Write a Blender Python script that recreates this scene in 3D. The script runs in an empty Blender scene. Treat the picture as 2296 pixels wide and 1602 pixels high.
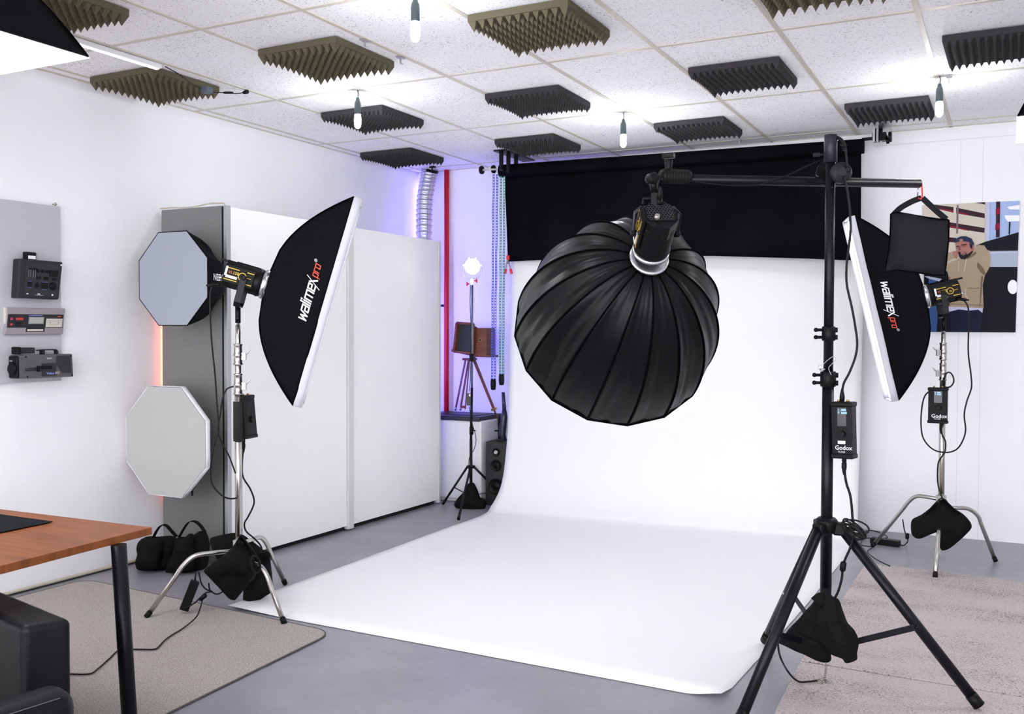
import bpy, bmesh, math, random
from mathutils import Vector as V, Matrix, noise
random.seed(7)
PI = math.pi
sc = bpy.context.scene
COL = sc.collection
# ------------------------------------------------------------------ camera
F = 2168.341; YAW, PITCH, ROLL = 0.476144, -0.0241124, 0.00295935
CAMZ = 1.43
fwd = V((-math.sin(YAW)*math.cos(PITCH), math.cos(YAW)*math.cos(PITCH), math.sin(PITCH)))
_r = fwd.cross(V((0, 0, 1))).normalized(); _u = _r.cross(fwd)
RT = _r*math.cos(ROLL)+_u*math.sin(ROLL); UP = -_r*math.sin(ROLL)+_u*math.cos(ROLL)
EYE = V((0, 0, CAMZ))
cam_d = bpy.data.cameras.new('camera'); cam = bpy.data.objects.new('camera', cam_d); COL.objects.link(cam)
cam_d.sensor_width = 36; cam_d.lens = 36*F/2296; cam_d.clip_start = .05
cam.matrix_world = Matrix(((RT.x, UP.x, -fwd.x, 0), (RT.y, UP.y, -fwd.y, 0), (RT.z, UP.z, -fwd.z, CAMZ), (0, 0, 0, 1)))
sc.camera = cam

def ray(x, y): return fwd + RT*((x-1148)/F) - UP*((y-801)/F)
def aY(x, y, Y): d = ray(x, y); return EYE + d*(Y/d.y)
def aX(x, y, X): d = ray(x, y); return EYE + d*(X/d.x)
def aZ(x, y, z): d = ray(x, y); return EYE + d*((z-CAMZ)/d.z)
def aP(x, y, P0, n): d = ray(x, y); return EYE + d*((V(P0)-EYE).dot(n)/d.dot(n))
def facing(P0):
    n = EYE - V(P0); n.z = 0; return n.normalized()

# ------------------------------------------------------------------ materials
MATS = {}
def mat(name, col, rough=.5, metal=0., bump=0., bscale=60., var=0., vscale=8., emit=0., sheen=0., spec=.5, stretch=None):
    if name in MATS: return MATS[name]
    m = bpy.data.materials.new(name); m.use_nodes = True; nt = m.node_tree; b = nt.nodes['Principled BSDF']
    c = tuple((x/255 if max(col) > 1 else x) for x in col)
    if max(col) > 1: c = tuple((x/12.92 if x <= .04045 else ((x+.055)/1.055)**2.4) for x in c)
    b.inputs['Base Color'].default_value = (*c, 1)
    b.inputs['Roughness'].default_value = rough; b.inputs['Metallic'].default_value = metal
    b.inputs['Specular IOR Level'].default_value = spec
    if sheen: b.inputs['Sheen Weight'].default_value = sheen
    if emit:
        b.inputs['Emission Color'].default_value = (*c, 1); b.inputs['Emission Strength'].default_value = emit
    if bump or var:
        tc = nt.nodes.new('ShaderNodeTexCoord'); src = tc.outputs['Object']
        if stretch:
            mp = nt.nodes.new('ShaderNodeMapping'); mp.inputs['Scale'].default_value = stretch
            nt.links.new(src, mp.inputs['Vector']); src = mp.outputs['Vector']
    if bump:
        n = nt.nodes.new('ShaderNodeTexNoise'); n.inputs['Scale'].default_value = bscale; n.inputs['Detail'].default_value = 4
        nt.links.new(src, n.inputs['Vector'])
        bp = nt.nodes.new('ShaderNodeBump'); bp.inputs['Strength'].default_value = bump; bp.inputs['Distance'].default_value = .01
        nt.links.new(n.outputs['Fac'], bp.inputs['Height']); nt.links.new(bp.outputs['Normal'], b.inputs['Normal'])
    if var:
        n = nt.nodes.new('ShaderNodeTexNoise'); n.inputs['Scale'].default_value = vscale; n.inputs['Detail'].default_value = 6
        nt.links.new(src, n.inputs['Vector'])
        r = nt.nodes.new('ShaderNodeValToRGB'); r.color_ramp.elements[0].position = .3; r.color_ramp.elements[1].position = .7
        r.color_ramp.elements[0].color = (*[x*(1-var) for x in c], 1); r.color_ramp.elements[1].color = (*[min(1, x*(1+var)) for x in c], 1)
        nt.links.new(n.outputs['Fac'], r.inputs['Fac']); nt.links.new(r.outputs['Color'], b.inputs['Base Color'])
    MATS[name] = m; return m

M_wall = mat('wall_paint', (.88, .88, .895), .6, bump=.12, bscale=35, var=.015, vscale=2.5)
M_black = mat('black_plastic', (.004, .004, .005), .42, spec=.16)
M_blackmetal = mat('black_metal', (.004, .004, .006), .34, spec=.2)
M_nylon = mat('black_nylon', (.004, .004, .0055), .75, bump=.25, bscale=14, spec=.06)
M_sandbag = mat('sandbag_cloth', (.0055, .0055, .006), .8, bump=.9, bscale=11, spec=.1)
M_grey_nylon = mat('grey_nylon', (.011, .011, .0135), .8, bump=.4, bscale=18, spec=.2)
M_rib = mat('rib_seam', (.0015, .0015, .002), .8, spec=.02)
M_chrome = mat('brushed_steel', (.50, .48, .45), .25, 1.)
M_steel = mat('dull_steel', (.45, .45, .46), .35, 1.)
M_silver = mat('silver_ring', (.62, .62, .65), .25, 1.)
M_white = mat('white_fabric', (.78, .78, .80), .8, bump=.3, bscale=20)
M_lip = mat('white_lip_fabric', (.56, .56, .61), .8, bump=.4, bscale=12)
M_diff = mat('lit_diffuser', (1, 1, 1), .9, emit=2.2)
M_diff_big = mat('lit_overhead_diffuser', (1, .985, 1), .9, emit=6)
M_lamp_glow = mat('lamp_glow', (1, 1, 1), .9, emit=26)
M_bulb = mat('bulb_glow', (.93, .97, 1), .9, emit=170)
M_door = mat('wardrobe_door_white', (.86, .855, .845), .55, var=.01, vscale=3)
M_wgrey = mat('wardrobe_side_grey', (.175, .175, .172), .6, bump=.15, bscale=90, var=.04, vscale=40)
M_walu = mat('aluminium_trim', (.42, .43, .46), .4, .6)
M_dark = mat('shadow_black', (.003, .003, .003), .9)
M_paper = mat('white_paper', (.83, .83, .835), .75, var=.006, vscale=2)
M_cloth = mat('black_backdrop_cloth', (.0032, .0032, .0045), .85, bump=.2, bscale=6, var=.4, vscale=3, spec=.04)
M_red = mat('red_paint', (.55, .005, .012), .4)
M_redp = mat('red_plastic', (.75, .02, .02), .4)
M_chainb = mat('blue_plastic', (.05, .08, .5), .5)
M_chaing = mat('green_plastic', (.03, .24, .12), .5)
M_foamo = mat('olive_foam', (.105, .092, .060), .95, bump=.3, bscale=120, spec=.1)
M_foamd = mat('charcoal_foam', (.045, .041, .044), .95, bump=.3, bscale=120, spec=.1)
M_leather = mat('black_leather', (.005, .005, .007), .42, bump=.12, bscale=160, spec=.18)
M_thread = mat('grey_thread', (.12, .12, .13), .7)
M_cable = mat('black_cable', (.006, .006, .007), .5, spec=.2)
M_cream = mat('cream_cable', (.5, .46, .36), .6)
M_yellow = mat('yellow_print', (.72, .47, .02), .5)
M_orange = mat('orange_print', (.5, .1, .02), .5)
M_label = mat('white_label', (.75, .75, .76), .6)
M_print = mat('white_print', (.85, .85, .85), .6)
M_redprint = mat('red_print', (.78, .07, .03), .6)
M_screen = mat('blue_lcd', (.25, .5, 1.), .4, emit=1.2)
M_mahog = mat('mahogany', (.16, .045, .025), .35, var=.3, vscale=9, stretch=(1, 1, 8))
M_bellows = mat('bellows_leather', (.02, .03, .035), .6)
M_brass = mat('brass', (.6, .42, .15), .3, 1.)
M_foil = mat('foil_duct', (.75, .75, .8), .32, .85, bump=.4, bscale=30)
M_mat = mat('desk_mat', (.006, .008, .011), .9, bump=.2, bscale=300, spec=.1)
M_grey_octa = mat('grey_diffuser', (.30, .325, .375), .8, bump=.15, bscale=9)
M_grey_octb = mat('beige_grey_diffuser', (.42, .42, .405), .85, bump=.9, bscale=9)
M_ledred = mat('red_led', (1, .12, .06), .5, emit=14)
M_ledblue = mat('blue_led', (.2, .16, 1), .5, emit=17)
M_lidblue = mat('dark_lid', (.02, .022, .035), .45)
M_binw = mat('bin_white', (.78, .78, .79), .4)

def speckle_ceiling():
    m = bpy.data.materials.new('mineral_fibre_tile'); m.use_nodes = True; nt = m.node_tree; b = nt.nodes['Principled BSDF']; L = nt.links.new
    tc = nt.nodes.new('ShaderNodeTexCoord'); mp = nt.nodes.new('ShaderNodeMapping'); mp.inputs['Scale'].default_value = (1, 1.7, 1)
    L(tc.outputs['Object'], mp.inputs['Vector'])
    n = nt.nodes.new('ShaderNodeTexNoise'); n.inputs['Scale'].default_value = 85; n.inputs['Detail'].default_value = 3; n.inputs['Roughness'].default_value = .7
    L(mp.outputs['Vector'], n.inputs['Vector'])
    n2 = nt.nodes.new('ShaderNodeTexNoise'); n2.inputs['Scale'].default_value = 2.2; n2.inputs['Detail'].default_value = 2
    L(mp.outputs['Vector'], n2.inputs['Vector'])
    ad = nt.nodes.new('ShaderNodeMath'); ad.operation = 'MULTIPLY_ADD'; ad.inputs[1].default_value = .12; L(n2.outputs['Fac'], ad.inputs[0]); L(n.outputs['Fac'], ad.inputs[2])
    r = nt.nodes.new('ShaderNodeValToRGB'); e = r.color_ramp.elements
    e[0].position = .668; e[0].color = (.90, .89, .90, 1); e[1].position = .71; e[1].color = (.17, .16, .16, 1)
    L(ad.outputs[0], r.inputs['Fac']); L(r.outputs['Color'], b.inputs['Base Color']); b.inputs['Roughness'].default_value = .9
    return m
M_tile = speckle_ceiling()
M_grid = mat('beige_grid', (.58, .54, .46), .5)

def floor_mat():
    m = bpy.data.materials.new('sealed_screed'); m.use_nodes = True; nt = m.node_tree; b = nt.nodes['Principled BSDF']; L = nt.links.new
    tc = nt.nodes.new('ShaderNodeTexCoord')
    n = nt.nodes.new('ShaderNodeTexNoise'); n.inputs['Scale'].default_value = 2.5; n.inputs['Detail'].default_value = 8; n.inputs['Roughness'].default_value = .65; L(tc.outputs['Object'], n.inputs['Vector'])
    n2 = nt.nodes.new('ShaderNodeTexNoise'); n2.inputs['Scale'].default_value = 130; n2.inputs['Detail'].default_value = 2; L(tc.outputs['Object'], n2.inputs['Vector'])
    mx = nt.nodes.new('ShaderNodeMath'); mx.operation = 'MULTIPLY_ADD'; mx.inputs[1].default_value = .12; L(n2.outputs['Fac'], mx.inputs[0]); L(n.outputs['Fac'], mx.inputs[2])
    r = nt.nodes.new('ShaderNodeValToRGB'); e = r.color_ramp.elements
    e[0].position = .3; e[0].color = (.20, .20, .225, 1); e[1].position = .75; e[1].color = (.30, .30, .33, 1)
    L(mx.outputs[0], r.inputs['Fac']); L(r.outputs['Color'], b.inputs['Base Color']); b.inputs['Roughness'].default_value = .38
    return m
M_floor = floor_mat()

def carpet_mat(name, c0, c1, cd, thr):
    m = bpy.data.materials.new(name); m.use_nodes = True; nt = m.node_tree; b = nt.nodes['Principled BSDF']; L = nt.links.new
    tc = nt.nodes.new('ShaderNodeTexCoord')
    n = nt.nodes.new('ShaderNodeTexNoise'); n.inputs['Scale'].default_value = 160; n.inputs['Detail'].default_value = 3; L(tc.outputs['Object'], n.inputs['Vector'])
    r = nt.nodes.new('ShaderNodeValToRGB'); e = r.color_ramp.elements
    e[0].position = .35; e[0].color = (*c0, 1); e[1].position = .65; e[1].color = (*c1, 1); L(n.outputs['Fac'], r.inputs['Fac'])
    mp = nt.nodes.new('ShaderNodeMapping'); mp.inputs['Scale'].default_value = (1, 2.2, 1); L(tc.outputs['Object'], mp.inputs['Vector'])
    s = nt.nodes.new('ShaderNodeTexNoise'); s.inputs['Scale'].default_value = 105; s.inputs['Detail'].default_value = 3; s.inputs['Roughness'].default_value = .75; L(mp.outputs['Vector'], s.inputs['Vector'])
    g = nt.nodes.new('ShaderNodeTexNoise'); g.inputs['Scale'].default_value = 1.8; g.inputs['Detail'].default_value = 3; L(mp.outputs['Vector'], g.inputs['Vector'])
    ad = nt.nodes.new('ShaderNodeMath'); ad.operation = 'MULTIPLY_ADD'; ad.inputs[1].default_value = .35; L(g.outputs['Fac'], ad.inputs[0]); L(s.outputs['Fac'], ad.inputs[2])
    r2 = nt.nodes.new('ShaderNodeValToRGB'); r2.color_ramp.elements[0].position = thr; r2.color_ramp.elements[1].position = thr+.06; L(ad.outputs[0], r2.inputs['Fac'])
    mx = nt.nodes.new('ShaderNodeMix'); mx.data_type = 'RGBA'; L(r2.outputs['Color'], mx.inputs[0]); L(r.outputs['Color'], mx.inputs[6]); mx.inputs[7].default_value = (*cd, 1)
    L(mx.outputs[2], b.inputs['Base Color']); b.inputs['Roughness'].default_value = .95; b.inputs['Specular IOR Level'].default_value = .1
    bp = nt.nodes.new('ShaderNodeBump'); bp.inputs['Strength'].default_value = .5; bp.inputs['Distance'].default_value = .004
    L(n.outputs['Fac'], bp.inputs['Height']); L(bp.outputs['Normal'], b.inputs['Normal'])
    return m
M_carpL = carpet_mat('brown_grey_carpet', (.27, .245, .225), (.46, .43, .40), (.2, .18, .17), 2)
M_carpR = carpet_mat('pinkish_beige_carpet', (.43, .38, .37), (.58, .52, .51), (.13, .11, .11), .735)

def wood_mat():
    m = bpy.data.materials.new('cherry_wood'); m.use_nodes = True; nt = m.node_tree; b = nt.nodes['Principled BSDF']; L = nt.links.new
    tc = nt.nodes.new('ShaderNodeTexCoord'); mp = nt.nodes.new('ShaderNodeMapping'); mp.inputs['Scale'].default_value = (1.2, 14, 3); mp.inputs['Rotation'].default_value = (0, 0, .0); L(tc.outputs['Object'], mp.inputs['Vector'])
    n = nt.nodes.new('ShaderNodeTexNoise'); n.inputs['Scale'].default_value = 3; n.inputs['Detail'].default_value = 8; n.inputs['Distortion'].default_value = .4; L(mp.outputs['Vector'], n.inputs['Vector'])
    r = nt.nodes.new('ShaderNodeValToRGB'); e = r.color_ramp.elements
    e[0].position = .3; e[0].color = (.15, .042, .010, 1); e[1].position = .75; e[1].color = (.27, .083, .02, 1)
    L(n.outputs['Fac'], r.inputs['Fac']); L(r.outputs['Color'], b.inputs['Base Color']); b.inputs['Roughness'].default_value = .4; b.inputs['Specular IOR Level'].default_value = .25
    return m
M_wood = wood_mat()

# ------------------------------------------------------------------ object plumbing
def origin(o):
    p = V((0, 0, 0))
    while o: p = p + o.location; o = o.parent
    return p
def tag(o, label, cat, group=None, kind=None):
    o['label'] = label; o['category'] = cat
    if group: o['group'] = group
    if kind: o['kind'] = kind
    return o
def thing(name, label, cat, loc, group=None):
    o = bpy.data.objects.new(name, None); COL.objects.link(o); o.location = loc; o.empty_display_size = .1
    return tag(o, label, cat, group)
def struct(o): o['kind'] = 'structure'; return o

class MB:
    def __init__(s): s.v = []; s.f = []; s.mi = []; s.sm = []
    def add(s, vs, fs, mi=0, smooth=False):
        k = len(s.v); s.v += [V(p) for p in vs]
        for f in fs: s.f.append([i+k for i in f]); s.mi.append(mi); s.sm.append(smooth)
        return s
    def box(s, c, size, ax=None, mi=0):
        c = V(c); X, Y, Z = ax if ax else (V((1, 0, 0)), V((0, 1, 0)), V((0, 0, 1)))
        a, b, d = size[0]/2, size[1]/2, size[2]/2
        vs = [c+X*(i*a)+Y*(j*b)+Z*(k*d) for k in (-1, 1) for j in (-1, 1) for i in (-1, 1)]
        return s.add(vs, [(0, 2, 3, 1), (4, 5, 7, 6), (0, 1, 5, 4), (2, 6, 7, 3), (0, 4, 6, 2), (1, 3, 7, 5)], mi)
    def box2(s, a, b, mi=0):
        return s.box([(a[i]+b[i])/2 for i in range(3)], [abs(b[i]-a[i]) for i in range(3)], None, mi)
    def prism(s, pts, d, mi=0, smooth=False):      # polygon extruded by vector d
        n = len(pts); d = V(d); P = [V(p) for p in pts]
        return s.add(P+[p+d for p in P], [tuple(range(n))[::-1], tuple(range(n, 2*n))]+[(i, (i+1) % n, n+(i+1) % n, n+i) for i in range(n)], mi, smooth)
    def tube(s, pts, r, n=12, mi=0, smooth=True, caps=True, closed=False, twist=None):
        P = [V(p) for p in pts]; m = len(P); R = r if isinstance(r, (list, tuple)) else [r]*m
        vs = []; ref = None
        for i, p in enumerate(P):
            if closed: t = P[(i+1) % m]-P[i-1]
            else: t = (P[min(i+1, m-1)]-P[max(i-1, 0)])
            t = t.normalized() if t.length > 1e-9 else V((0, 0, 1))
            if ref is None:
                ref = t.orthogonal().normalized() if twist is None else V(twist)
            a = (ref - t*ref.dot(t)).normalized(); ref = a; b = t.cross(a)
            for k in range(n):
                an = 2*PI*k/n; vs.append(p+(a*math.cos(an)+b*math.sin(an))*R[i])
        fs = []
        for i in range(m if closed else m-1):
            for k in range(n):
                j = (i+1) % m; fs.append((i*n+k, i*n+(k+1) % n, j*n+(k+1) % n, j*n+k))
        s.add(vs, fs, mi, smooth)
        if caps and not closed:
            k0 = len(s.v)-m*n
            s.f.append(list(range(k0, k0+n))[::-1]); s.mi.append(mi); s.sm.append(False)
            s.f.append(list(range(k0+(m-1)*n, k0+m*n))); s.mi.append(mi); s.sm.append(False)
        return s
    def lathe(s, c, axis, prof, n=24, mi=0, smooth=True, caps=True):   # prof: (along, radius)
        ax = V(axis).normalized(); a = ax.orthogonal().normalized(); b = ax.cross(a); c = V(c); vs = []
        for (h, r) in prof:
            for k in range(n):
                an = 2*PI*k/n; vs.append(c+ax*h+(a*math.cos(an)+b*math.sin(an))*r)
        fs = [(i*n+k, i*n+(k+1) % n, (i+1)*n+(k+1) % n, (i+1)*n+k) for i in range(len(prof)-1) for k in range(n)]
        s.add(vs, fs, mi, smooth); k0 = len(s.v)-len(prof)*n
        if caps:
            s.f.append(list(range(k0, k0+n))[::-1]); s.mi.append(mi); s.sm.append(False)
            s.f.append(list(range(k0+(len(prof)-1)*n, k0+len(prof)*n))); s.mi.append(mi); s.sm.append(False)
        return s
    def ball(s, c, r, n=14, mi=0):
        r = V(r) if not isinstance(r, (int, float)) else V((r, r, r)); c = V(c); vs = []; m = n//2
        for i in range(m+1):
            ph = -PI/2+PI*i/m
            for k in range(n):
                an = 2*PI*k/n; vs.append(c+V((r.x*math.cos(ph)*math.cos(an), r.y*math.cos(ph)*math.sin(an), r.z*math.sin(ph))))
        return s.add(vs, [(i*n+k, i*n+(k+1) % n, (i+1)*n+(k+1) % n, (i+1)*n+k) for i in range(m) for k in range(n)], mi, True)
    def ribbon(s, pts, width, wdir, thick=.003, mi=0):   # flat strap
        P = [V(p) for p in pts]; vs = []; m = len(P)
        for i, p in enumerate(P):
            t = (P[min(i+1, m-1)]-P[max(i-1, 0)]).normalized(); w = V(wdir[i] if isinstance(wdir, list) else wdir)
            w = (w-t*w.dot(t)).normalized(); nn = t.cross(w)
            for a, b in ((-1, -1), (1, -1), (1, 1), (-1, 1)): vs.append(p+w*(a*width/2)+nn*(b*thick/2))
        fs = [(i*4+k, i*4+(k+1) % 4, (i+1)*4+(k+1) % 4, (i+1)*4+k) for i in range(m-1) for k in range(4)]
        fs += [(3, 2, 1, 0), tuple((m-1)*4+k for k in range(4))]
        return s.add(vs, fs, mi, False)
    def grid(s, fn, nu, nv, mi=0, smooth=True):
        vs = [fn(i/nu, j/nv) for i in range(nu+1) for j in range(nv+1)]
        return s.add(vs, [(i*(nv+1)+j, (i+1)*(nv+1)+j, (i+1)*(nv+1)+j+1, i*(nv+1)+j+1) for i in range(nu) for j in range(nv)], mi, smooth)
    def build(s, name, m, parent=None, bevel=0., solid=0., seg=2):
        me = bpy.data.meshes.new(name); ms = m if isinstance(m, (list, tuple)) else [m]
        if parent is None:
            xs = [p.x for p in s.v]; ys = [p.y for p in s.v]; zs = [p.z for p in s.v]
            loc = V(((min(xs)+max(xs))/2, (min(ys)+max(ys))/2, min(zs))); off = loc
        else: loc = V((0, 0, 0)); off = origin(parent)
        me.from_pydata([p-off for p in s.v], [], s.f)
        for mm in ms: me.materials.append(mm)
        for i, p in enumerate(me.polygons): p.material_index = s.mi[i]; p.use_smooth = s.sm[i]
        bm = bmesh.new(); bm.from_mesh(me); bmesh.ops.recalc_face_normals(bm, faces=bm.faces[:]) if not getattr(s, 'keep', False) else None; bm.to_mesh(me); bm.free()
        o = bpy.data.objects.new(name, me); COL.objects.link(o); o.location = loc
        if parent: o.parent = parent
        if bevel:
            md = o.modifiers.new('bevel', 'BEVEL'); md.width = bevel; md.segments = seg; md.limit_method = 'ANGLE'; md.angle_limit = .6
        if solid:
            md = o.modifiers.new('solid', 'SOLIDIFY'); md.thickness = solid; md.offset = 0
        return o

def smooth_pts(P, k=8):
    P = [V(p) for p in P]; out = []
    for i in range(len(P)-1):
        a, b, c, d = P[max(i-1, 0)], P[i], P[i+1], P[min(i+2, len(P)-1)]
        for j in range(k):
            t = j/k; out.append(.5*((2*b)+(c-a)*t+(2*a-5*b+4*c-d)*t*t+(3*b-a-3*c+d)*t**3))
    out.append(P[-1]); return out
def cable(name, label, pts, r=.004, m=None, parent=None, cat='cable', group=None, k=8):
    b = MB(); b.tube(smooth_pts(pts, k), r, 8)
    o = b.build(name, m or M_cable, parent)
    if parent is None: tag(o, label, cat, group)
    return o

def puff(mb, outline, nrm, thick, wrinkle=.012, seed=0, rings=(1, .96, .88, .75, .58, .4, .2), k=5, mi=0):
    """closed cushion with the given planar outline, bulging both ways along nrm"""
    P = [V(p) for p in outline]; n = V(nrm).normalized(); Q = []
    N_ = len(P)
    for i in range(N_):
        a0, a, b, b0 = P[i-1], P[i], P[(i+1) % N_], P[(i+2) % N_]
        for j in range(k):
            t = j/k; cr = .5*((2*a)+(b-a0)*t+(2*a0-5*a+4*b-b0)*t*t+(3*a-a0-3*b+b0)*t**3); Q.append(a.lerp(b, t).lerp(cr, .85))
    c = sum(Q, V((0, 0, 0)))/len(Q); m = len(Q); vs = []; fs = []
    size = max((q-c).length for q in Q)
    def off(s, q, sgn):
        w = noise.noise((q*7+V((seed*3.1, seed, sgn*4.7))))*wrinkle*2.0 + noise.noise((q*19+V((seed, 5, sgn))))*wrinkle*1.1
        return n*(sgn*(thick/2*max(0, 1-s**3)**.55) + w*(1 if s < .99 else .15))
    for sgn in (1, -1):
        base = len(vs)
        for s in rings:
            for q in Q:
                p = c+(q-c)*s; vs.append(p+off(s, p, sgn))
        vs.append(c+off(0, c, sgn))
        for i in range(len(rings)-1):
            for j in range(m):
                f = (base+i*m+j, base+i*m+(j+1) % m, base+(i+1)*m+(j+1) % m, base+(i+1)*m+j)
                fs.append(f if sgn > 0 else f[::-1])
        for j in range(m):
            f = (base+(len(rings)-1)*m+j, base+(len(rings)-1)*m+(j+1) % m, base+len(rings)*m)
            fs.append(f if sgn > 0 else f[::-1])
    nr = len(rings)*m+1
    for j in range(m): fs.append((j, nr+j, nr+(j+1) % m, (j+1) % m))
    mb.add(vs, fs, mi, True); return mb

# ---- lettering
def text_into(name, txt, m, parent, O, ex, ey, size, eps=.001, bold=.0, shear=0, align='LEFT'):
    cu = bpy.data.curves.new('lettering', 'FONT'); cu.body = txt; cu.size = 1; cu.offset = bold; cu.shear = shear; cu.align_x = align; cu.resolution_u = 2
    to = bpy.data.objects.new('lettering_tmp', cu); COL.objects.link(to)
    dg = bpy.context.evaluated_depsgraph_get(); me = bpy.data.meshes.new_from_object(to.evaluated_get(dg))
    bpy.data.objects.remove(to); bpy.data.curves.remove(cu)
    O = V(O); ex = V(ex).normalized(); ey = V(ey).normalized(); n = ex.cross(ey); off = origin(parent)
    for v in me.vertices: v.co = O+ex*(v.co.x*size)+ey*(v.co.y*size)+n*eps-off
    me.materials.clear(); me.materials.append(m); me.name = name
    o = bpy.data.objects.new(name, me); COL.objects.link(o); o.parent = parent; return o
GL = {'w': ([[(0, 1), (.12, 0)], [(.12, 0), (.48, .85)], [(.48, .85), (.72, 0)], [(.72, 0), (1.1, 1)]], 1.25),
      'a': ([[(.08, 1), (.7, 1)], [(.7, 1), (.7, 0)], [(.7, 0), (0, 0)], [(0, 0), (0, .52)], [(0, .52), (.7, .52)]], 1.0),
      'l': ([[(0, 1.42), (0, 0)]], .32), 'i': ([[(0, 1), (0, 0)], [(0, 1.36), (0, 1.42)]], .32),
      'm': ([[(0, 0), (0, 1)], [(0, 1), (1.2, 1)], [(1.2, 1), (1.2, 0)], [(.6, 1), (.6, 0)]], 1.5),
      'e': ([[(.68, 0), (0, 0)], [(0, 0), (0, 1)], [(0, 1), (.68, 1)], [(.68, 1), (.68, .5)], [(.68, .5), (0, .5)]], .92),
      'x': ([[(0, 1), (.62, 0)], [(.02, .98), (.64, -.02)]], .95),
      'p': ([[(0, -.42), (0, 1)], [(0, 1), (.66, 1)], [(.66, 1), (.66, 0)], [(.66, 0), (0, 0)]], .95),
      'r': ([[(0, 0), (0, 1)], [(0, 1), (.5, 1)]], .75), 'o': ([[(0, 0), (0, 1)], [(0, 1), (.66, 1)], [(.66, 1), (.66, 0)], [(.66, 0), (0, 0)]], .95)}
def seg_quads(a, b, t):
    a = V((*a, 0)); b = V((*b, 0)); d = (b-a).normalized(); n = V((-d.y, d.x, 0)); a = a-d*t/2; b = b+d*t/2
    m = 6; out = []
    for i in range(m):
        p = a.lerp(b, i/m); q = a.lerp(b, (i+1)/m); out.append([p-n*t/2, q-n*t/2, q+n*t/2, p+n*t/2])
    return out
def logo_quads():
    """returns list of (quad, material index) in units of letter height"""
    out = []; x = 0; sh = .28
    def S(p): return (p.x+sh*p.y, p.y)
    for ch in 'walimex':
        g, adv = GL[ch]
        for a, b in g:
            for q in seg_quads((a[0]+x, a[1]), (b[0]+x, b[1]), .21): out.append(([S(p) for p in q], 0))
        x += adv
    xx = x-.95
    for q in seg_quads((xx-.38, -.62), (xx+.62, 1.55), .10): out.append(([S(p) for p in q], 0))
    x += .05
    for ch in 'pro':
        g, adv = GL[ch]
        for a, b in g:
            for q in seg_quads((a[0]*.72+x, a[1]*.72+.1), (b[0]*.72+x, b[1]*.72+.1), .13): out.append(([S(p) for p in q], 1))
        x += adv*.74
    cx, cy = x+.12, .98
    for k in range(12):
        a0, a1 = 2*PI*k/12, 2*PI*(k+1)/12
        for q in seg_quads((cx+.2*math.cos(a0), cy+.2*math.sin(a0)), (cx+.2*math.cos(a1), cy+.2*math.sin(a1)), .04): out.append(([S(p) for p in q], 0))
    for a, b in (((-.06, -.1), (-.06, .1)), ((-.06, .1), (.06, .1)), ((.06, .1), (.06, .01)), ((.06, .01), (-.06, .01)), ((0, 0), (.08, -.1))):
        for q in seg_quads((cx+a[0], cy+a[1]), (cx+b[0], cy+b[1]), .03): out.append(([S(p) for p in q], 0))
    return out

# ================================================================== SETTING
XL, YB, XR, YF, ZC = -4.82, 7.47, 3.3, -2.6, 2.8925
GX0, GY0, GSX, GSY = -3.4834, 3.4782, .61778, 1.26393
b = MB(); b.box2((XL-.12, YF, -.1), (XR, YB+.12, 0)); struct(b.build('floor', M_floor))
b = MB(); b.box2((XL-.12, YF, 0), (XL, YB, 3.1)); struct(b.build('wall_left', M_wall))
b = MB(); b.box2((XL-.12, YB, 0), (XR, YB+.12, 3.1)); struct(b.build('wall_back', M_wall))
b = MB(); b.box2((XR, YF, -.1), (XR+.12, YB+.12, 3.1)); struct(b.build('wall_right', M_wall))
b = MB(); b.box2((XL, YF, ZC), (XR, YB, ZC+.08))
for i in range(-2, 12):
    x = GX0+i*GSX
    if x < XR: b.box2((x-.012, YF, ZC-.004), (x+.012, YB, ZC+.001), 1)
for j in range(-5, 4):
    y = GY0+j*GSY
    if y > YF: b.box2((XL, y-.012, ZC-.0035), (XR, y+.012, ZC+.001), 1)
b.box2((XL, YF, ZC-.004), (XL+.02, YB, ZC+.001), 1); b.box2((XL, YB-.02, ZC-.004), (XR, YB, ZC+.001), 1)
struct(b.build('ceiling', [M_tile, M_grid]))
b = MB()
for px in (2155, 2205):
    p = aY(px, 330, YB); b.box2((p.x-.002, YB-.002, 0), (p.x+.002, YB, 2.8))
struct(b.build('trim_1', mat('panel_joint', (.74, .74, .77), .6)))
b = MB(); b.box2((-.9, YB-.004, 2.795), (XR, YB, 2.80)); struct(b.build('trim_2', mat('panel_joint', (.74, .74, .77), .6)))
b = MB(); b.box2((XL, YF, .0), (XL+.012, 4.4, .012)); struct(b.build('shadow_strip_left', mat('gap_shadow', (.05, .05, .05), .9)))  # dark strip painted in as the gap shadow along the wall foot

# ================================================================== ACOUSTIC FOAM
def foam(name, n, h, base, m, cell=.49):
    b = MB(); s = cell/n; hs = cell/2
    def sag(x, y): return -.018*((abs(x)/hs)**4)*((abs(y)/hs)**3)
    b.box2((-hs, -hs, -base), (hs, hs, 0))
    vs = []; fs = []
    for i in range(n):
        for j in range(n):
            x0, y0 = -hs+i*s, -hs+j*s; k = len(vs)
            vs += [V((x0, y0, -base)), V((x0+s, y0, -base)), V((x0+s, y0+s, -base)), V((x0, y0+s, -base)), V((x0+s/2, y0+s/2, -base-h))]
            fs += [(k, k+1, k+4), (k+1, k+2, k+4), (k+2, k+3, k+4), (k+3, k, k+4)]
    b.add(vs, fs)
    me = bpy.data.meshes.new(name)
    me.from_pydata([v+V((0, 0, sag(v.x, v.y) if abs(v.z) > .001 else 0)) for v in b.v], [], b.f); me.materials.append(m)
    return me
me_o = foam('pyramid_foam_panel', 11, .055, .013, M_foamo, .50); me_d = foam('acoustic_foam_panel', 14, .043, .012, M_foamd, .49)
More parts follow.
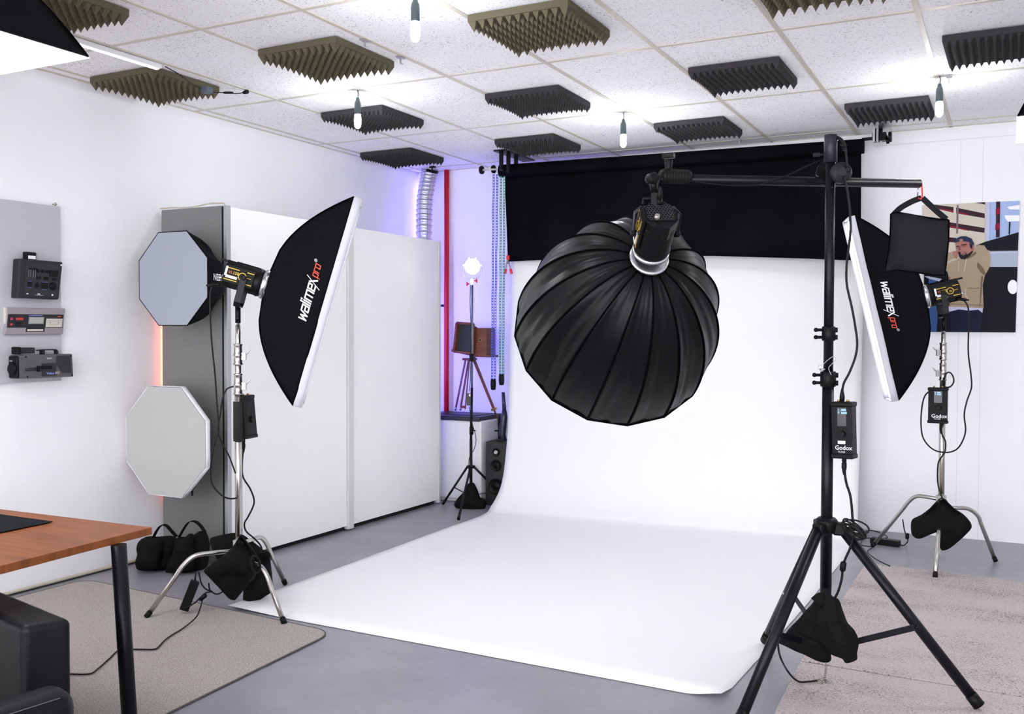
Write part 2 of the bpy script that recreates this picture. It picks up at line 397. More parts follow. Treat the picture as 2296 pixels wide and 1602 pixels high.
FO = [(-4.44, 4.08, me_o, 'olive pyramid foam panel at the left wall with a small cable draped across'),
      (-3.21, 4.1, me_o, 'olive pyramid foam panel beside the two clip hooks, above the left studio softbox'),
      (-1.98, 4.12, me_o, 'large olive pyramid foam panel at the top edge beside the nearest hanging bulb'),
      (-3.81, 2.87, me_o, 'olive pyramid foam panel partly behind the black overhead softbox at top left'),
      (-.72, 4.1, me_o, 'brown pyramid foam panel cut off by the top edge at right'),
      (-3.83, 5.38, me_d, 'charcoal foam panel behind the second hanging bulb from the left wall'),
      (-4.45, 6.66, me_d, 'charcoal foam panel in the corner above the foil duct'),
      (-2.62, 5.43, me_d, 'charcoal foam panel in the middle of the ceiling, left of the centre hanging bulb'),
      (-3.22, 6.67, me_d, 'charcoal foam panel directly above the left backdrop bracket'),
      (-1.345, 5.42, me_d, 'charcoal foam panel left above the tall boom stand top, nearer the camera'),
      (-1.97, 6.67, me_d, 'charcoal foam panel right above the black backdrop roll, right of the centre bulb'),
      (-.07, 5.42, me_d, 'charcoal foam panel with ridges cut by the right edge of the photo'),
      (-.71, 6.67, me_d, 'ridged charcoal foam panel above the right backdrop bracket beside a bulb')]
for x, y, me, lab in FO:
    o = bpy.data.objects.new('acoustic_foam_panel', me); COL.objects.link(o); o.location = (x, y, ZC-.0045); o.rotation_euler.z = random.uniform(-.012, .012)
    tag(o, lab, 'acoustic panel', 'foam panels stuck to the ceiling')

# ================================================================== HANGING BULBS
def bulb():
    r = thing('hanging_bulb', '', 'light bulb', (0, 0, 0), 'bare bulbs hanging from the ceiling')
    c = MB(); c.tube([(0, 0, -.0), (.004, 0, -.02), (0, .002, -.045)], .003, 6); c.build('cord', M_cable, r)
    c = MB(); c.lathe((0, 0, -.04), (0, 0, -1), [(0, .004), (.006, .010), (.02, .012), (.03, .017), (.045, .019), (.10, .019), (.105, .0185)], 18); c.build('socket', mat('socket_slate', (.05, .075, .085), .4), r)
    c = MB(); c.lathe((0, 0, -.143), (0, 0, -1), [(0, .014), (.006, .018), (.02, .020), (.06, .020), (.075, .017), (.085, .008), (.087, .001)], 18); c.build('glass', M_bulb, r)
    return r
BL = [((930, 73), (-2.254, 3.47), 'lit bare bulb hanging nearest the camera at the top edge'),
      ((802, 268), (-3.51, 4.772), 'lit bare bulb hanging in front of a charcoal foam panel on the left'),
      ((1398, 310), (-2.291, 6.035), 'lit bare bulb hanging above the black backdrop'),
      ((2107, 250), (-.377, 5.984), 'lit bare bulb hanging at right above the wall poster')]
b0 = bulb()
def copy_tree(o, parent=None):
    c = o.copy(); COL.objects.link(c); c.parent = parent
    for ch in list(o.children): copy_tree(ch, c)
    return c
for k, (px, (x, y), lab) in enumerate(BL):
    o = b0 if k == 0 else copy_tree(b0); o.location = (x, y, ZC-.002)
    if k: o['label'] = lab
    else: o['label'] = lab

# ceiling hooks
for k, (px, py, lab) in enumerate([(818, 90, 'small clip hook on the ceiling grid nearest an olive foam panel, left of a pair'),
                                   (898, 128, 'small clip hook on the ceiling grid, right one of a pair'),
                                   (2128, 171, 'small dark clip on the ceiling grid beside the bulb at right'),
                                   (1658, 314, 'tiny dark clip on the ceiling grid above the black backdrop roll')]):
    p = aZ(px, py, ZC-.004); c = MB(); c.box(p+V((0, 0, -.003)), (.03, .05, .006)); c.box(p+V((0, 0, -.018)), (.006, .008, .03)); c.box(p+V((.0, .008, -.032)), (.006, .02, .005))
    tag(c.build('ceiling_hook', M_steel, None, .001), lab, 'hook', 'clip hooks on the ceiling grid')

# light tube on ceiling, its cable and small camera
a = V((-4.135, 2.6, ZC-.02)); e = aZ(370, 149, ZC-.02)
r = thing('tube_light', 'slim white tube light running along the ceiling above the left wall', 'light fixture', (a.x, a.y, ZC))
c = MB(); c.box2((a.x-.02, a.y, ZC-.03), (a.x+.02, e.y, ZC-.004)); c.build('housing', mat('tube_housing', (.8, .8, .82), .4), r, .004)
c = MB(); c.box2((a.x-.012, a.y, ZC-.036), (a.x+.012, e.y-.01, ZC-.03)); c.build('tube', mat('tube_glow', (.9, .95, 1), .5, emit=.8), r, .003)
P = [(370, 149, .03), (390, 160, .05), (410, 173, .07), (430, 188, .08), (452, 200, .08), (462, 203, .08), (480, 207, .07), (505, 208, .07), (530, 210, .05), (550, 207, .02)]
pts = [aZ(x, y, ZC-d) for x, y, d in P]
r = thing('hanging_power_cable', 'thin black cable with small plug box draped under the leftmost ceiling foam panel', 'cable', pts[0])
cable('cord', '', pts, .0028, M_cable, r)
c = MB(); c.box(aZ(464, 202, ZC-.085), (.05, .05, .035)); c.build('plug_box', mat('slate_plastic', (.06, .08, .11), .5), r, .005)
c = MB(); c.lathe(aZ(546, 208, ZC-.03), (aZ(556, 205, ZC-.01)-aZ(546, 208, ZC-.03)), [(0, .008), (.03, .013), (.045, .013)], 12); c.build('plug', M_black, r)
c = MB(); c.lathe(aZ(500, 208, ZC-.07), (aZ(515, 208, ZC-.07)-aZ(500, 208, ZC-.07)), [(0, .004), (.01, .007), (.05, .007), (.06, .004)], 10); c.build('inline_switch', M_black, r)

# small black spot on corner of ceiling
p = aZ(970, 374, ZC-.03)
r = thing('ceiling_camera', 'small black cylinder camera clamped to the ceiling near the corner above the red pipe', 'camera', p)
q0 = aY(957, 382, 7.2); q1 = aY(981, 387, 7.2)
c = MB(); c.tube([q0, q0.lerp(q1, .1), q1], .013, 14); c.build('body', M_black, r)
c = MB(); c.box(aY(970, 375, 7.2), (.05, .03, .012)); c.tube([aY(969, 376, 7.2), aY(969, 384, 7.2)], .006, 8); c.build('bracket', M_black, r)

# ================================================================== WARDROBE
WX, WY0, WY1, WH = -4.234, 4.44, 6.90, 2.20
r = thing('wardrobe', 'tall white sliding-door wardrobe with a grey end panel along the left wall', 'wardrobe', (-4.5, 5.6, 0))
c = MB(); c.box2((XL+.03, WY0, .0), (WX-.05, WY0+.022, WH+.005)); c.build('side_panel', M_wgrey, r, .002)
c = MB(); c.box2((WX-.030, WY0-.004, 0), (WX-.004, WY0+.03, WH+.005)); c.build('aluminium_edge', M_walu, r, .001)
c = MB(); c.box2((XL+.03, WY0+.022, 0.04), (WX-.045, WY1, WH-.01)); c.build('carcass', mat('carcass_white', (.7, .7, .68), .5), r)
c = MB(); c.box2((WX-.10, WY0+.03, 0), (WX-.05, WY1-.02, .045)); c.build('plinth', M_dark, r)  # plinth coloured black to stand for the shadow gap under the doors
c = MB(); c.box2((WX-.052, WY0+.002, 0.01), (WX-.028, WY0+.012, WH)); c.build('shadow_gap', M_dark, r)
y1 = aX(780, 1190, WX).y; y2 = aX(793, 1187, WX).y
for (ya, yb_, xo) in ((WY0+.03, y1, 0), (y2, WY1-.02, -.004)):
    c = MB(); c.box2((WX-.04+xo, ya, .036), (WX-.008+xo, yb_, WH-.002)); c.build('sliding_door', M_door, r, .003)
c = MB(); c.box2((WX-.035, y1+.002, .012), (WX+.006, y2-.002, WH)); c.build('door_profile', mat('profile_white', (.62, .62, .61), .4), r, .004)
c = MB(); c.box2((WX-.035, WY1-.018, .012), (WX, WY1+.012, WH)); c.build('end_profile', mat('profile_white', (.62, .62, .61), .4), r, .003)
pts = [aY(x, y, WY0+.02) for x, y in ((358, 468), (385, 466), (410, 466), (440, 463), (468, 457), (490, 456), (505, 462), (506, 520), (506, 640))]
for q in pts[:6]: q.z = max(q.z, WH+.012)
cable('cream_cable', 'thin cream cable lying along the top of the wardrobe end panel', pts, .004, M_cream)
pts = [V((XL+.02, y, .018)) for y in (2.2, 3.0, 3.78, 4.1, 4.42)]
cable('cream_cable', 'cream cable running along the foot of the left wall', pts, .009, M_cream)

# red led strip behind wardrobe edge, blue led strips in the corner
c = MB(); c.box2((XL+.002, WY0+.030, .42), (XL+.008, WY0+.042, 1.70)); tag(c.build('red_led_strip', M_ledred), 'glowing red LED strip in the gap behind the grey wardrobe end', 'LED strip')
c = MB(); c.box2((-4.77, 7.455, 2.0), (-4.755, 7.468, 2.8)); tag(c.build('blue_led_strip', M_ledblue), 'blue LED strip on the back wall behind the foil duct', 'LED strip', 'blue LED strips in the back corner')
c = MB(); c.box2((-4.70, WY1+.02, .75), (-4.62, WY1+.032, 2.1))
tag(c.build('blue_led_strip', M_ledblue), 'blue LED strip fixed to the far end of the wardrobe, glowing onto the corner', 'LED strip', 'blue LED strips in the back corner')

# foil duct
pts = [(-4.62, 7.36, 2.90), (-4.63, 7.34, 2.80), (-4.66, 7.33, 2.62), (-4.665, 7.33, 2.4), (-4.67, 7.33, 2.1), (-4.67, 7.33, 1.8)]
P = smooth_pts(pts, 24); c = MB(); c.tube(P, [.068+.004*math.sin(i*1.3) for i in range(len(P))], 20)
r = thing('foil_duct', 'crinkled silver foil ventilation duct in the back corner above the wardrobe', 'duct', (-4.67, 7.33, 1.8)); c.build('hose', M_foil, r)
c = MB()
for i in range(8, len(P), 5): c.tube([P[i]+V((math.cos(a_)*.0725, math.sin(a_)*.0725, .002*math.sin(a_*3))) for a_ in [2*PI*k/20 for k in range(20)]], .0016, 5, closed=True)
for a_ in (-.6, -1.6, -2.3): c.tube([p+V((math.cos(a_)*.0725, math.sin(a_)*.0725, 0)) for p in P], .0014, 5)
c.build('wire_mesh', mat('wire_grey', (.2, .2, .24), .5), r)

# red pipe
c = MB(); c.tube([(-4.486, 7.42, 0), (-4.486, 7.42, 2.885)], .0235, 16)
r = thing('red_pipe', 'vertical red painted pipe on the back wall beside the wardrobe', 'pipe', (-4.486, 7.42, 0)); c.build('tube', M_red, r)
c = MB(); c.box((-4.52, 7.44, 1.68), (.06, .05, .02)); c.build('wall_bracket', M_black, r)

# ================================================================== PAPER + BLACK BACKDROP
LE = [(-3.70, 7.24, 2.84), (-3.70, 7.19, 2.4), (-3.69, 7.13, 1.98), (-3.68, 7.10, 1.60), (-3.665, 7.06, 1.1), (-3.66, 7.03, .69), (-3.66, 6.97, .35), (-3.665, 6.90, .17), (-3.68, 6.78, .05), (-3.672, 6.62, .004), (-3.655, 6.0, .004), (-3.62, 5.0, .004), (-3.589, 3.757, .004)]
RE = [(-.965, 7.40, 2.84), (-.96, 7.385, 2.4), (-.955, 7.375, 1.98), (-.95, 7.35, 1.60), (-.95, 7.32, 1.1), (-.95, 7.29, .69), (-.95, 7.23, .35), (-.94, 7.14, .17), (-.93, 7.0, .05), (-.92, 6.84, .004), (-.93, 6.0, .004), (-.945, 5.0, .004), (-.985, 3.70, .004)]
Ls = smooth_pts(LE, 6); Rs = smooth_pts(RE, 6)
def pap(u, v):
    i = u*(len(Ls)-1); k = min(int(i), len(Ls)-2); t = i-k
    a_ = Ls[k].lerp(Ls[k+1], t); b_ = Rs[k].lerp(Rs[k+1], t); p = a_.lerp(b_, v)
    if p.z < .06 and p.y < 6.3:
        dR = max(0, 1-(p-V((-.985, 3.71, 0))).length/.13); p.z += .028*dR**1.2
        dl = max(0, 1-(p-V((-3.589, 3.757, 0))).length/.4); p.z += .012*dl
    return p
c = MB(); c.keep = True; c.grid(pap, len(Ls)-1, 56)
r = thing('white_paper_backdrop', 'wide white seamless paper backdrop sweeping down the back wall onto the floor', 'backdrop', (-2.3, 7.3, 0))
c.build('paper_sweep', M_paper, r, 0, .0015)
c = MB(); c.tube([(-3.74, 7.27, 2.80), (-.93, 7.41, 2.80)], .038, 20); c.build('paper_roll', M_paper, r)
KL, KR = V((-3.775, 7.10, 2.775)), V((-.935, 7.20, 2.755))
r = thing('black_fabric_backdrop', 'rolled black fabric backdrop hanging across the top of the white paper', 'backdrop', (-2.36, 7.15, 2.0))
c = MB(); c.tube([KL, KR], .052, 24); c.build('fabric_roll', M_cloth, r)
bot = [(1138, 587), (1200, 584), (1300, 580), (1400, 577), (1500, 575), (1600, 574), (1700, 577), (1800, 580), (1898, 584), (1930, 582)]
def clo(u, v):
    top = KL.lerp(KR, .008+u*.984)+V((0, .035, -.03)); x = u*(len(bot)-1); k = min(int(x), len(bot)-2); t = x-k
    f_ = KL.y+(KR.y-KL.y)*u
    bb = aY(bot[k][0]*(1-t)+bot[k+1][0]*t, bot[k][1]*(1-t)+bot[k+1][1]*t, f_-.02)
    p = top.lerp(bb, v); p.y += .006*math.sin(u*19+v*2)*v; return p
c = MB(); c.keep = True; c.grid(clo, 60, 16); c.build('hanging_cloth', M_cloth, r, 0, .002)

def bracket(p, dirx, lab, extra=None):
    r = thing('backdrop_bracket', lab, 'bracket', p, 'black brackets carrying the backdrop rolls')
    return r
r = bracket(V((-3.78, 6.95, ZC)), 1, 'black three-arm ceiling bracket holding the left ends of the backdrop rolls')
c = MB(); c.box2((-3.68, 6.80, ZC-.012), (-3.57, 7.33, ZC-.004)); c.build('ceiling_plate', M_blackmetal, r)
for px, yy in ((1124, 6.85), (1140, 6.98), (1157, 7.10)):
    q = aY(px, 350, yy); c = MB(); c.box2((q.x-.012, yy-.015, 2.735), (q.x+.012, yy+.015, ZC-.01)); c.build('hanging_arm', M_blackmetal, r, .001)

c = MB(); c.tube([(-3.93, 7.06, 2.79), (-3.80, 7.08, 2.79)], .008, 10); c.build('spindle', mat('pale_spindle', (.6, .55, .5), .5), r)
for q in ((-3.93, 7.06, 2.79), (-3.85, 7.12, 2.80)):
    c = MB(); c.lathe(q, (1, .03, 0), [(-.012, .03), (-.008, .034), (.008, .034), (.012, .03)], 20); c.build('chain_wheel', M_black, r)
r = bracket(V((-.80, 7.0, ZC)), -1, 'black ceiling bracket with wheel holding the right ends of the backdrop rolls')
c = MB(); c.box2((-.84, 6.86, ZC-.03), (-.76, 7.30, ZC-.024)); c.build('ceiling_plate', M_steel, r)
for k, px in enumerate((1960, 1968, 1976)):
    a_ = aY(px, 262+k*2, 7.0+.1*k); z2 = aY(px, 318, 7.0+.1*k).z
    c = MB(); c.box2((a_.x-.006, a_.y-.012, z2), (a_.x+.006, a_.y+.012, ZC-.006)); c.build('hanging_arm', M_steel, r)
q = aY(1962, 309, 7.2)
c = MB(); c.tube([(-.95, 7.2, q.z-.005), (-.78, 7.21, q.z)], .012, 10); c.box(q+V((.03, 0, 0)), (.09, .08, .055)); c.box(q+V((.02, -.02, .03)), (.03, .06, .05)); c.build('hook_block', M_black, r, .004)
for dx, dz, rr_ in ((.10, -.005, .036), (.085, -.03, .022), (.04, .035, .022)):
    c = MB(); c.lathe(q+V((dx, -.01, dz)), (1, 0, 0), [(-.01, rr_*.9), (-.006, rr_), (.006, rr_), (.01, rr_*.9)], 20); c.build('chain_wheel', M_black, r)

# bead-ladder chains
def chain(nm, lab, cols, m, ytop, ybot, Y, wt):
    r = thing(nm, lab, 'chain', aY(cols[0][0], ybot, Y), 'plastic chains hanging from the left bracket')
    c = MB()
    for (xt, xb) in cols:
        a_ = aY(xt, ytop, Y); e_ = aY(xb, ybot, Y); n = int((a_-e_).length/.0235); w = .0068; h = .0235
        for i in range(n):
            p = a_.lerp(e_, (i+.5)/n)+V((0, .003*math.sin(i*.4), 0)); t = .0032
            for dx in (-w, w): c.box(p+V((dx, 0, 0)), (t, t, h*.98))
            c.box(p+V((0, 0, h/2-.002)), (2*w, t*1.4, .009), mi=0)
    c.build('links', m, r)
    q = aY((cols[0][1]+cols[1][1])/2, ybot, Y); c = MB()
    c.lathe(q+V((0, 0, .02)), (0, 0, -1), [(0, .022), (.05, .024), (.085, .02), (.09, .012)], 12); c.build('weight', M_black, r)
    return r
chain('blue_chain', 'long blue plastic backdrop chain hanging in the back corner', ((1107, 1103), (1115, 1109)), M_chainb, 392, 856, 7.02, 1)
chain('green_chain', 'long green plastic backdrop chain hanging beside the white paper edge', ((1123, 1121), (1131, 1128)), M_chaing, 396, 845, 7.02, 1)

# spring clamp
q = aY(1140, 577, 7.05); r = thing('spring_clamp', 'silver spring clamp with red tips gripping the corner of the black backdrop', 'clamp', q)
Yc = 7.04
for (x0, x1) in ((1139, 1134), (1139, 1145)):
    A = aY(x0, 580, Yc); B = aY(x1, 605, Yc)
    c = MB(); c.ribbon([A, A.lerp(B, .5)+V((0, -.008, 0)), B], .018, (0, 1, 0), .006); c.build('jaw', M_steel, r, .001)
    c = MB(); d_ = (B-A).normalized(); c.tube([B-d_*.005, B+d_*.035], [.011, .012], 10); c.build('red_handle_tip', M_redp, r)
c = MB(); c.tube([aY(1139, 573, Yc), aY(1139, 583, Yc)], .014, 10); c.build('red_jaw_pad', M_redp, r)
c = MB(); c.tube([aY(1139, 590, Yc)+V((-.012, 0, 0)), aY(1139, 590, Yc)+V((.014, 0, 0))], .007, 10); c.build('spring', M_chrome, r)

# ================================================================== STUDIO LIGHT PIECES
def frame(n):
    n = V(n).normalized(); a = n.cross(V((0, 0, 1))).normalized(); return n, a, a.cross(n)
def strip_softbox(name, label, C, th, ph, W, L, D, side, logo_c, flip, mdiff):
    n, a, b_ = frame((math.cos(ph)*math.cos(th), math.cos(ph)*math.sin(th), math.sin(ph)))
    C = V(C); r0 = .072; ring = C-n*D
    r = thing(name, label, 'softbox', ring, None)
    def f(s): return max(0, s)**.5
    def sec(s): return r0+(W/2-r0)*f(s), r0+(L/2-r0)*f(s)
    def corner(s, i, j):
        w, l = sec(s); return ring+n*(D*s)+a*(w*i)+b_*(l*j)
    def panel(i0, j0, i1, j1):
        out = (a*((i0+i1)/2)+b_*((j0+j1)/2)).normalized()
        def g(u, v):
            s = u; p = corner(s, i0, j0).lerp(corner(s, i1, j1), v)
            sg = .016*math.sin(PI*min(1, s*1.02))*(1-(2*v-1)**4)
            w = noise.noise(p*6)*.006*math.sin(PI*s)
            return p-out*(sg+w)
        return g
    c = MB(); c.keep = True
    for q in ((1, 1, -1, 1), (-1, 1, -1, -1), (-1, -1, 1, -1), (1, -1, 1, 1)): c.grid(panel(*q), 18, 20)
    sh = c.build('fabric_shell', M_nylon, r, 0, .002)
    c = MB()
    for i in (-1, 1):
        for j in (-1, 1): c.tube([corner(k/18, i, j) for k in range(19)], .0045, 6)
    pr = [corner(1, 1, 1), corner(1, -1, 1), corner(1, -1, -1), corner(1, 1, -1)]
    c.tube(pr, .004, 6, closed=True); c.build('rod_seam', M_rib, r)
    # white lip
    c = MB(); c.keep = True
    for k in range(4):
        p, q = pr[k], pr[(k+1) % 4]; o_ = ((p+q)/2-C); o_ = (o_-n*o_.dot(n)).normalized()
        c.grid(lambda u, v, p=p, q=q, o_=o_: p.lerp(q, v)+n*(.042*u)+o_*(.002+.004*noise.noise(p.lerp(q, v)*5)*math.sin(PI*v)), 2, 14)
    c.build('white_lip', M_lip, r, 0, .003)
    c = MB(); c.keep = True
    c.grid(lambda u, v: C+n*.012+a*(W/2-.004)*(2*u-1)+b_*(L/2-.004)*(2*v-1), 4, 8); c.build('diffuser', mdiff, r)
    # logo on the near long side
    lw = MB(); lw.keep = True; g = panel(side, -1, side, 1); hgt = .036
    def onp(lu, lv):
        bv = logo_c[0] + (lu*hgt)*(-1 if flip else 1); dist = logo_c[1]-hgt*.5+lv*hgt
        s = 1-dist/D; w, l = sec(s); v = (bv/l+1)/2
        return g(s, v)+a*(side*.0035)
    for q, mi in logo_quads(): lw.add([onp(*p) for p in q], [(0, 1, 2, 3)], mi)
    lw.build('lettering', [M_print, M_redprint], r)
    # ring
    c = MB(); c.lathe(ring-n*.03, n, [(0, .068), (.004, .076), (.03, .080), (.034, .066)], 28); c.build('speed_ring', M_silver, r)
    for k in range(4):
        i, j = ((1, 1), (1, -1), (-1, 1), (-1, -1))[k]; p = ring+a*(i*.05)+b_*(j*.05); c = MB(); c.box(p+n*.02, (.03, .03, .035), (a, b_, n)); c.build('rod_socket', M_steel, r, .003)
    return r, ring, n, a, b_
def video_light(name, label, P, n, b_, a, side, yoke_down, lit=False, text_side=1):
    """P = centre of front mount; n = light direction. Body extends backwards"""
    r = thing(name, label, 'video light', P-n*.13)
    R = .070
    c = MB(); c.lathe(P-n*.030, -n, [(0, .052), (.004, .070), (.02, .074), (.03, R), (.15, R), (.155, R*.97)], 28); c.build('body', M_black, r)
    c = MB()
    oc = [(R*1.02*math.cos(PI/8+k*PI/4), R*1.08*math.sin(PI/8+k*PI/4)) for k in range(8)]
    c.prism([P-n*.15+a*x+b_*y for x, y in oc], -n*.075); c.build('rear_housing', M_black, r, .004)
    c = MB()
    for k in range(14): c.box(P-n*(.06+.009*k)+b_*(R+.001), (.05, .006, .0035), (a, b_, n))
    c.build('cooling_fins', M_rib, r)
    c = MB(); c.lathe(P-n*.032, n, [(0, .066), (.006, .074), (.012, .074), (.016, .062), (.03, .058)], 28); c.build('mount_ring', M_silver, r)
    c = MB(); c.box(P-n*.225+b_*(R*.9), (.022, .012, .075), (a, b_, n)); c.build('rear_lever', M_black, r, .003)
    # side plate with printing, facing a*side
    s = a*side; ex = (-n if (s.cross(-n)).dot(b_) < 0 else n)
    # ex x b = outward s
    ex = n if n.cross(b_).dot(s) > 0 else -n
    c = MB(); O = P-n*.145+s*(R+.002)
    c.box(O-s*.003, (.012, .09, .15), (s, b_, n)); pl = c.build('side_plate', mat('dark_print_plate', (.007, .006, .005), .5, spec=.15), r, .003)
    c = MB()
    def ln(x0, x1, y, t=.004): c.box(O+ex*((x0+x1)/2)+b_*y+s*.0035, (.001, t, abs(x1-x0)), (s, b_, ex))
    ln(-.072, -.005, .030); ln(.035, .070, .030); ln(-.072, -.005, -.030); ln(.028, .070, -.030); ln(.035, .06, .002, .0025)
    for k in range(18):
        an = 2*PI*k/18; c.box(O+ex*(.016+.019*math.cos(an))+b_*(.019*math.sin(an)+.002)+s*.0035, (.001, .0036, .0075), (s, b_*math.sin(an)+ex*math.cos(an), b_*math.cos(an)-ex*math.sin(an)))
    c.build('yellow_marking', M_yellow, r)
    c = MB(); c.box(O+ex*(-.036)+b_*(-.014)+s*.004, (.001, .014, .058), (s, b_, ex)); c.box(O+ex*(-.068)+b_*(.012)+s*.004, (.001, .048, .011), (s, b_, ex)); c.build('white_sticker', M_label, r)
    text_into('lettering', 'VL', M_orange, r, O+ex*(-.056)+b_*.003+s*.0035, ex, b_, .020, .001, .01)
    text_into('lettering', '150', M_yellow, r, O+ex*(-.034)+b_*.003+s*.0035, ex, b_, .021, .001, .01)
    text_into('lettering', 'D', M_yellow, r, O+ex*.011+b_*(-.006)+s*.0035, ex, b_, .018, .001, .02)
    # yoke
    Y = yoke_down; pv = P-n*.12; A = pv+a*(R+.017); B = pv-a*(R+.017); bot = pv+V(Y)
    dn = V(Y).normalized(); tilt = [A, A+dn*(V(Y).length-.02), bot+a*(R-.005), bot-a*(R-.005), B+dn*(V(Y).length-.02), B]
    c = MB(); wd = dn.cross(a).normalized(); c.ribbon(tilt, .034, wd, .006); c.build('yoke', M_blackmetal, r, .0015)
    for q, sg in ((A, 1), (B, -1)):
        c = MB(); c.lathe(q-a*sg*.012, a*sg, [(0, .013), (.018, .013), (.022, .009)], 18); c.build('pivot_knob', M_black, r)
    c = MB(); c.lathe(P-n*.222-b_*.03+a*side*.02, -n, [(0, .011), (.02, .011), (.022, .009), (.028, .009)], 14); c.build('cable_socket', M_chrome, r)
    return r, bot
def steel_stand(name, label, C, feet, hz, topz, colr, levers=1, kr=.24):
    C = V(C); r = thing(name, label, 'light stand', (C.x, C.y, 0), None)
    h0 = min(hz)-.10
    lo, hi = topz
    c = MB(); c.tube([(C.x, C.y, h0), (C.x, C.y, lo)], colr, 18); c.build('column', M_chrome, r)
    m1 = lo+(hi-lo)*.42
    c = MB(); c.tube([(C.x, C.y, lo), (C.x, C.y, m1)], colr*.86, 16); c.build('middle_riser', M_chrome, r)
    c = MB(); c.tube([(C.x, C.y, m1), (C.x, C.y, hi-.05)], colr*.72, 16); c.build('upper_riser', M_chrome, r)
    c = MB(); c.tube([(C.x, C.y, hi-.06), (C.x, C.y, hi)], .009, 14); c.build('spigot', M_silver, r)
    rt = RT.copy(); rt.z = 0; rt.normalize(); fw = V((-rt.y, rt.x, 0))
    for z in (lo, m1):
        c = MB(); c.lathe((C.x, C.y, z-.045), (0, 0, 1), [(0, colr+.004), (.006, colr+.007), (.012, colr+.003), (.045, colr+.003), (.052, colr+.007), (.058, colr+.003), (.1, colr+.002), (.106, colr+.006), (.11, colr)], 20)
        col = c.build('collar', M_chrome, r)
        c = MB(); q = V((C.x, C.y, z))+rt*(levers*(colr+.012)); c.box(q, (.022, .018, .038), (rt, fw, V((0, 0, 1))))
        c.tube([q+V((0, 0, .01)), q+rt*(levers*.018)+V((0, 0, .018)), q+rt*(levers*.034)+V((0, 0, .036))], [.006, .005, .003], 8); c.build('lever', M_steel, col, .002)
    for k, (fx, fy) in enumerate(feet):
        d = V((fx-C.x, fy-C.y, 0)); Ln = d.length; d.normalize(); z = hz[k]
        P = [V((C.x, C.y, z))+d*.0, V((C.x, C.y, z))+d*(kr-.09), V((C.x, C.y, z-.002))+d*(kr-.04), V((C.x, C.y, z-.018))+d*kr, V((C.x, C.y, z-.055))+d*(kr+.04), V((C.x, C.y, z-.10))+d*(kr+.04+(Ln-kr-.04)*(.045/(z-.055))), V((C.x+d.x*(Ln-.006), C.y+d.y*(Ln-.006), .024))]
        P = [P[0], P[1]]+smooth_pts(P[1:6], 5)[1:]+[P[6]]
        c = MB(); c.tube(P, .0125, 14); lg = c.build('leg', M_chrome, r)
        t = (P[-1]-P[-2]).normalized(); c = MB(); c.tube([P[-1]-t*.01, V((P[-1].x+t.x*.022, P[-1].y+t.y*.022, .008))], [.0145, .0145], 14); c.build('rubber_foot', M_black, lg)
    c = MB(); c.lathe((C.x, C.y, min(hz)-.03), (0, 0, 1), [(0, colr), (.003, colr+.012), (max(hz)-min(hz)+.055, colr+.012), (max(hz)-min(hz)+.06, colr)], 20); c.build('leg_hub', M_chrome, r)
    return r
def controller(name, label, c0, ex, ez, en, w, h, d, words=True, sticker=False):
    """ex right, ez up, en outward; c0 centre of front face"""
    c0 = V(c0); ex = V(ex).normalized(); ez = V(ez).normalized(); en = V(en).normalized()
    r = thing(name, label, 'light controller', c0-en*d/2)
    ce = c0-en*d/2
    c = MB(); c.box(ce, (w*.93, d*.92, h*.86), (ex, en, ez)); c.build('case', M_black, r, .004)
    for s in (-1, 1):
        c = MB(); c.box(ce+ez*(s*h*.46), (w, d, h*.085), (ex, en, ez)); c.build('end_bumper', M_black, r, .005)
    c = MB(); c.lathe(c0+ex*w*.05-en*.004-ez*(.06*h), en, [(0, w*.15), (.012, w*.14), (.014, w*.12)], 20); c.build('dial', M_black, r)
    if words:
        c = MB(); c.box(c0+ex*(w*.02)+ez*(h*.24)-en*.0025, (w*.42, .003, h*.34), (ex, en, ez)); pan = c.build('control_panel', mat('gloss_black', (.006, .006, .008), .15), r, .003)
        for k, (tx, yy) in enumerate((('1 : 00%', .345), ('T  5600', .295))):
            text_into('lettering', tx, M_screen, r, c0+ex*(-w*.14)+ez*(h*yy)-en*.003, ex, ez, h*.052, .0035, .01)
        text_into('lettering', 'Godox', M_print, r, c0-ex*(w*.30)-ez*(h*.34)-en*.004, ex, ez, w*.27, .0035, .012)
        text_into('lettering', 'VL150', M_label, r, c0-ex*(w*.16)-ez*(h*.395)-en*.004, ex, ez, w*.12, .0035, .005)
    if sticker:
        c = MB(); c.box(c0-ez*(h*.21)-en*.0035, (w*.34, .003, h*.055), (ex, en, ez)); c.build('paper_label', M_label, r)
    for s in (-.2, .2):
        c = MB(); c.lathe(ce+ez*h*.5+ex*w*s, ez, [(0, .006), (.008, .006), (.009, .004)], 10); c.build('button', M_brass, r)
    return r, ce
def plug(nm, p, d, r, m2=M_black):
    c = MB(); d = V(d).normalized(); c.lathe(p, d, [(0, .009), (.018, .009), (.019, .0065), (.022, .0095), (.04, .010), (.065, .005), (.07, .004)], 12); return c.build(nm, m2, r)

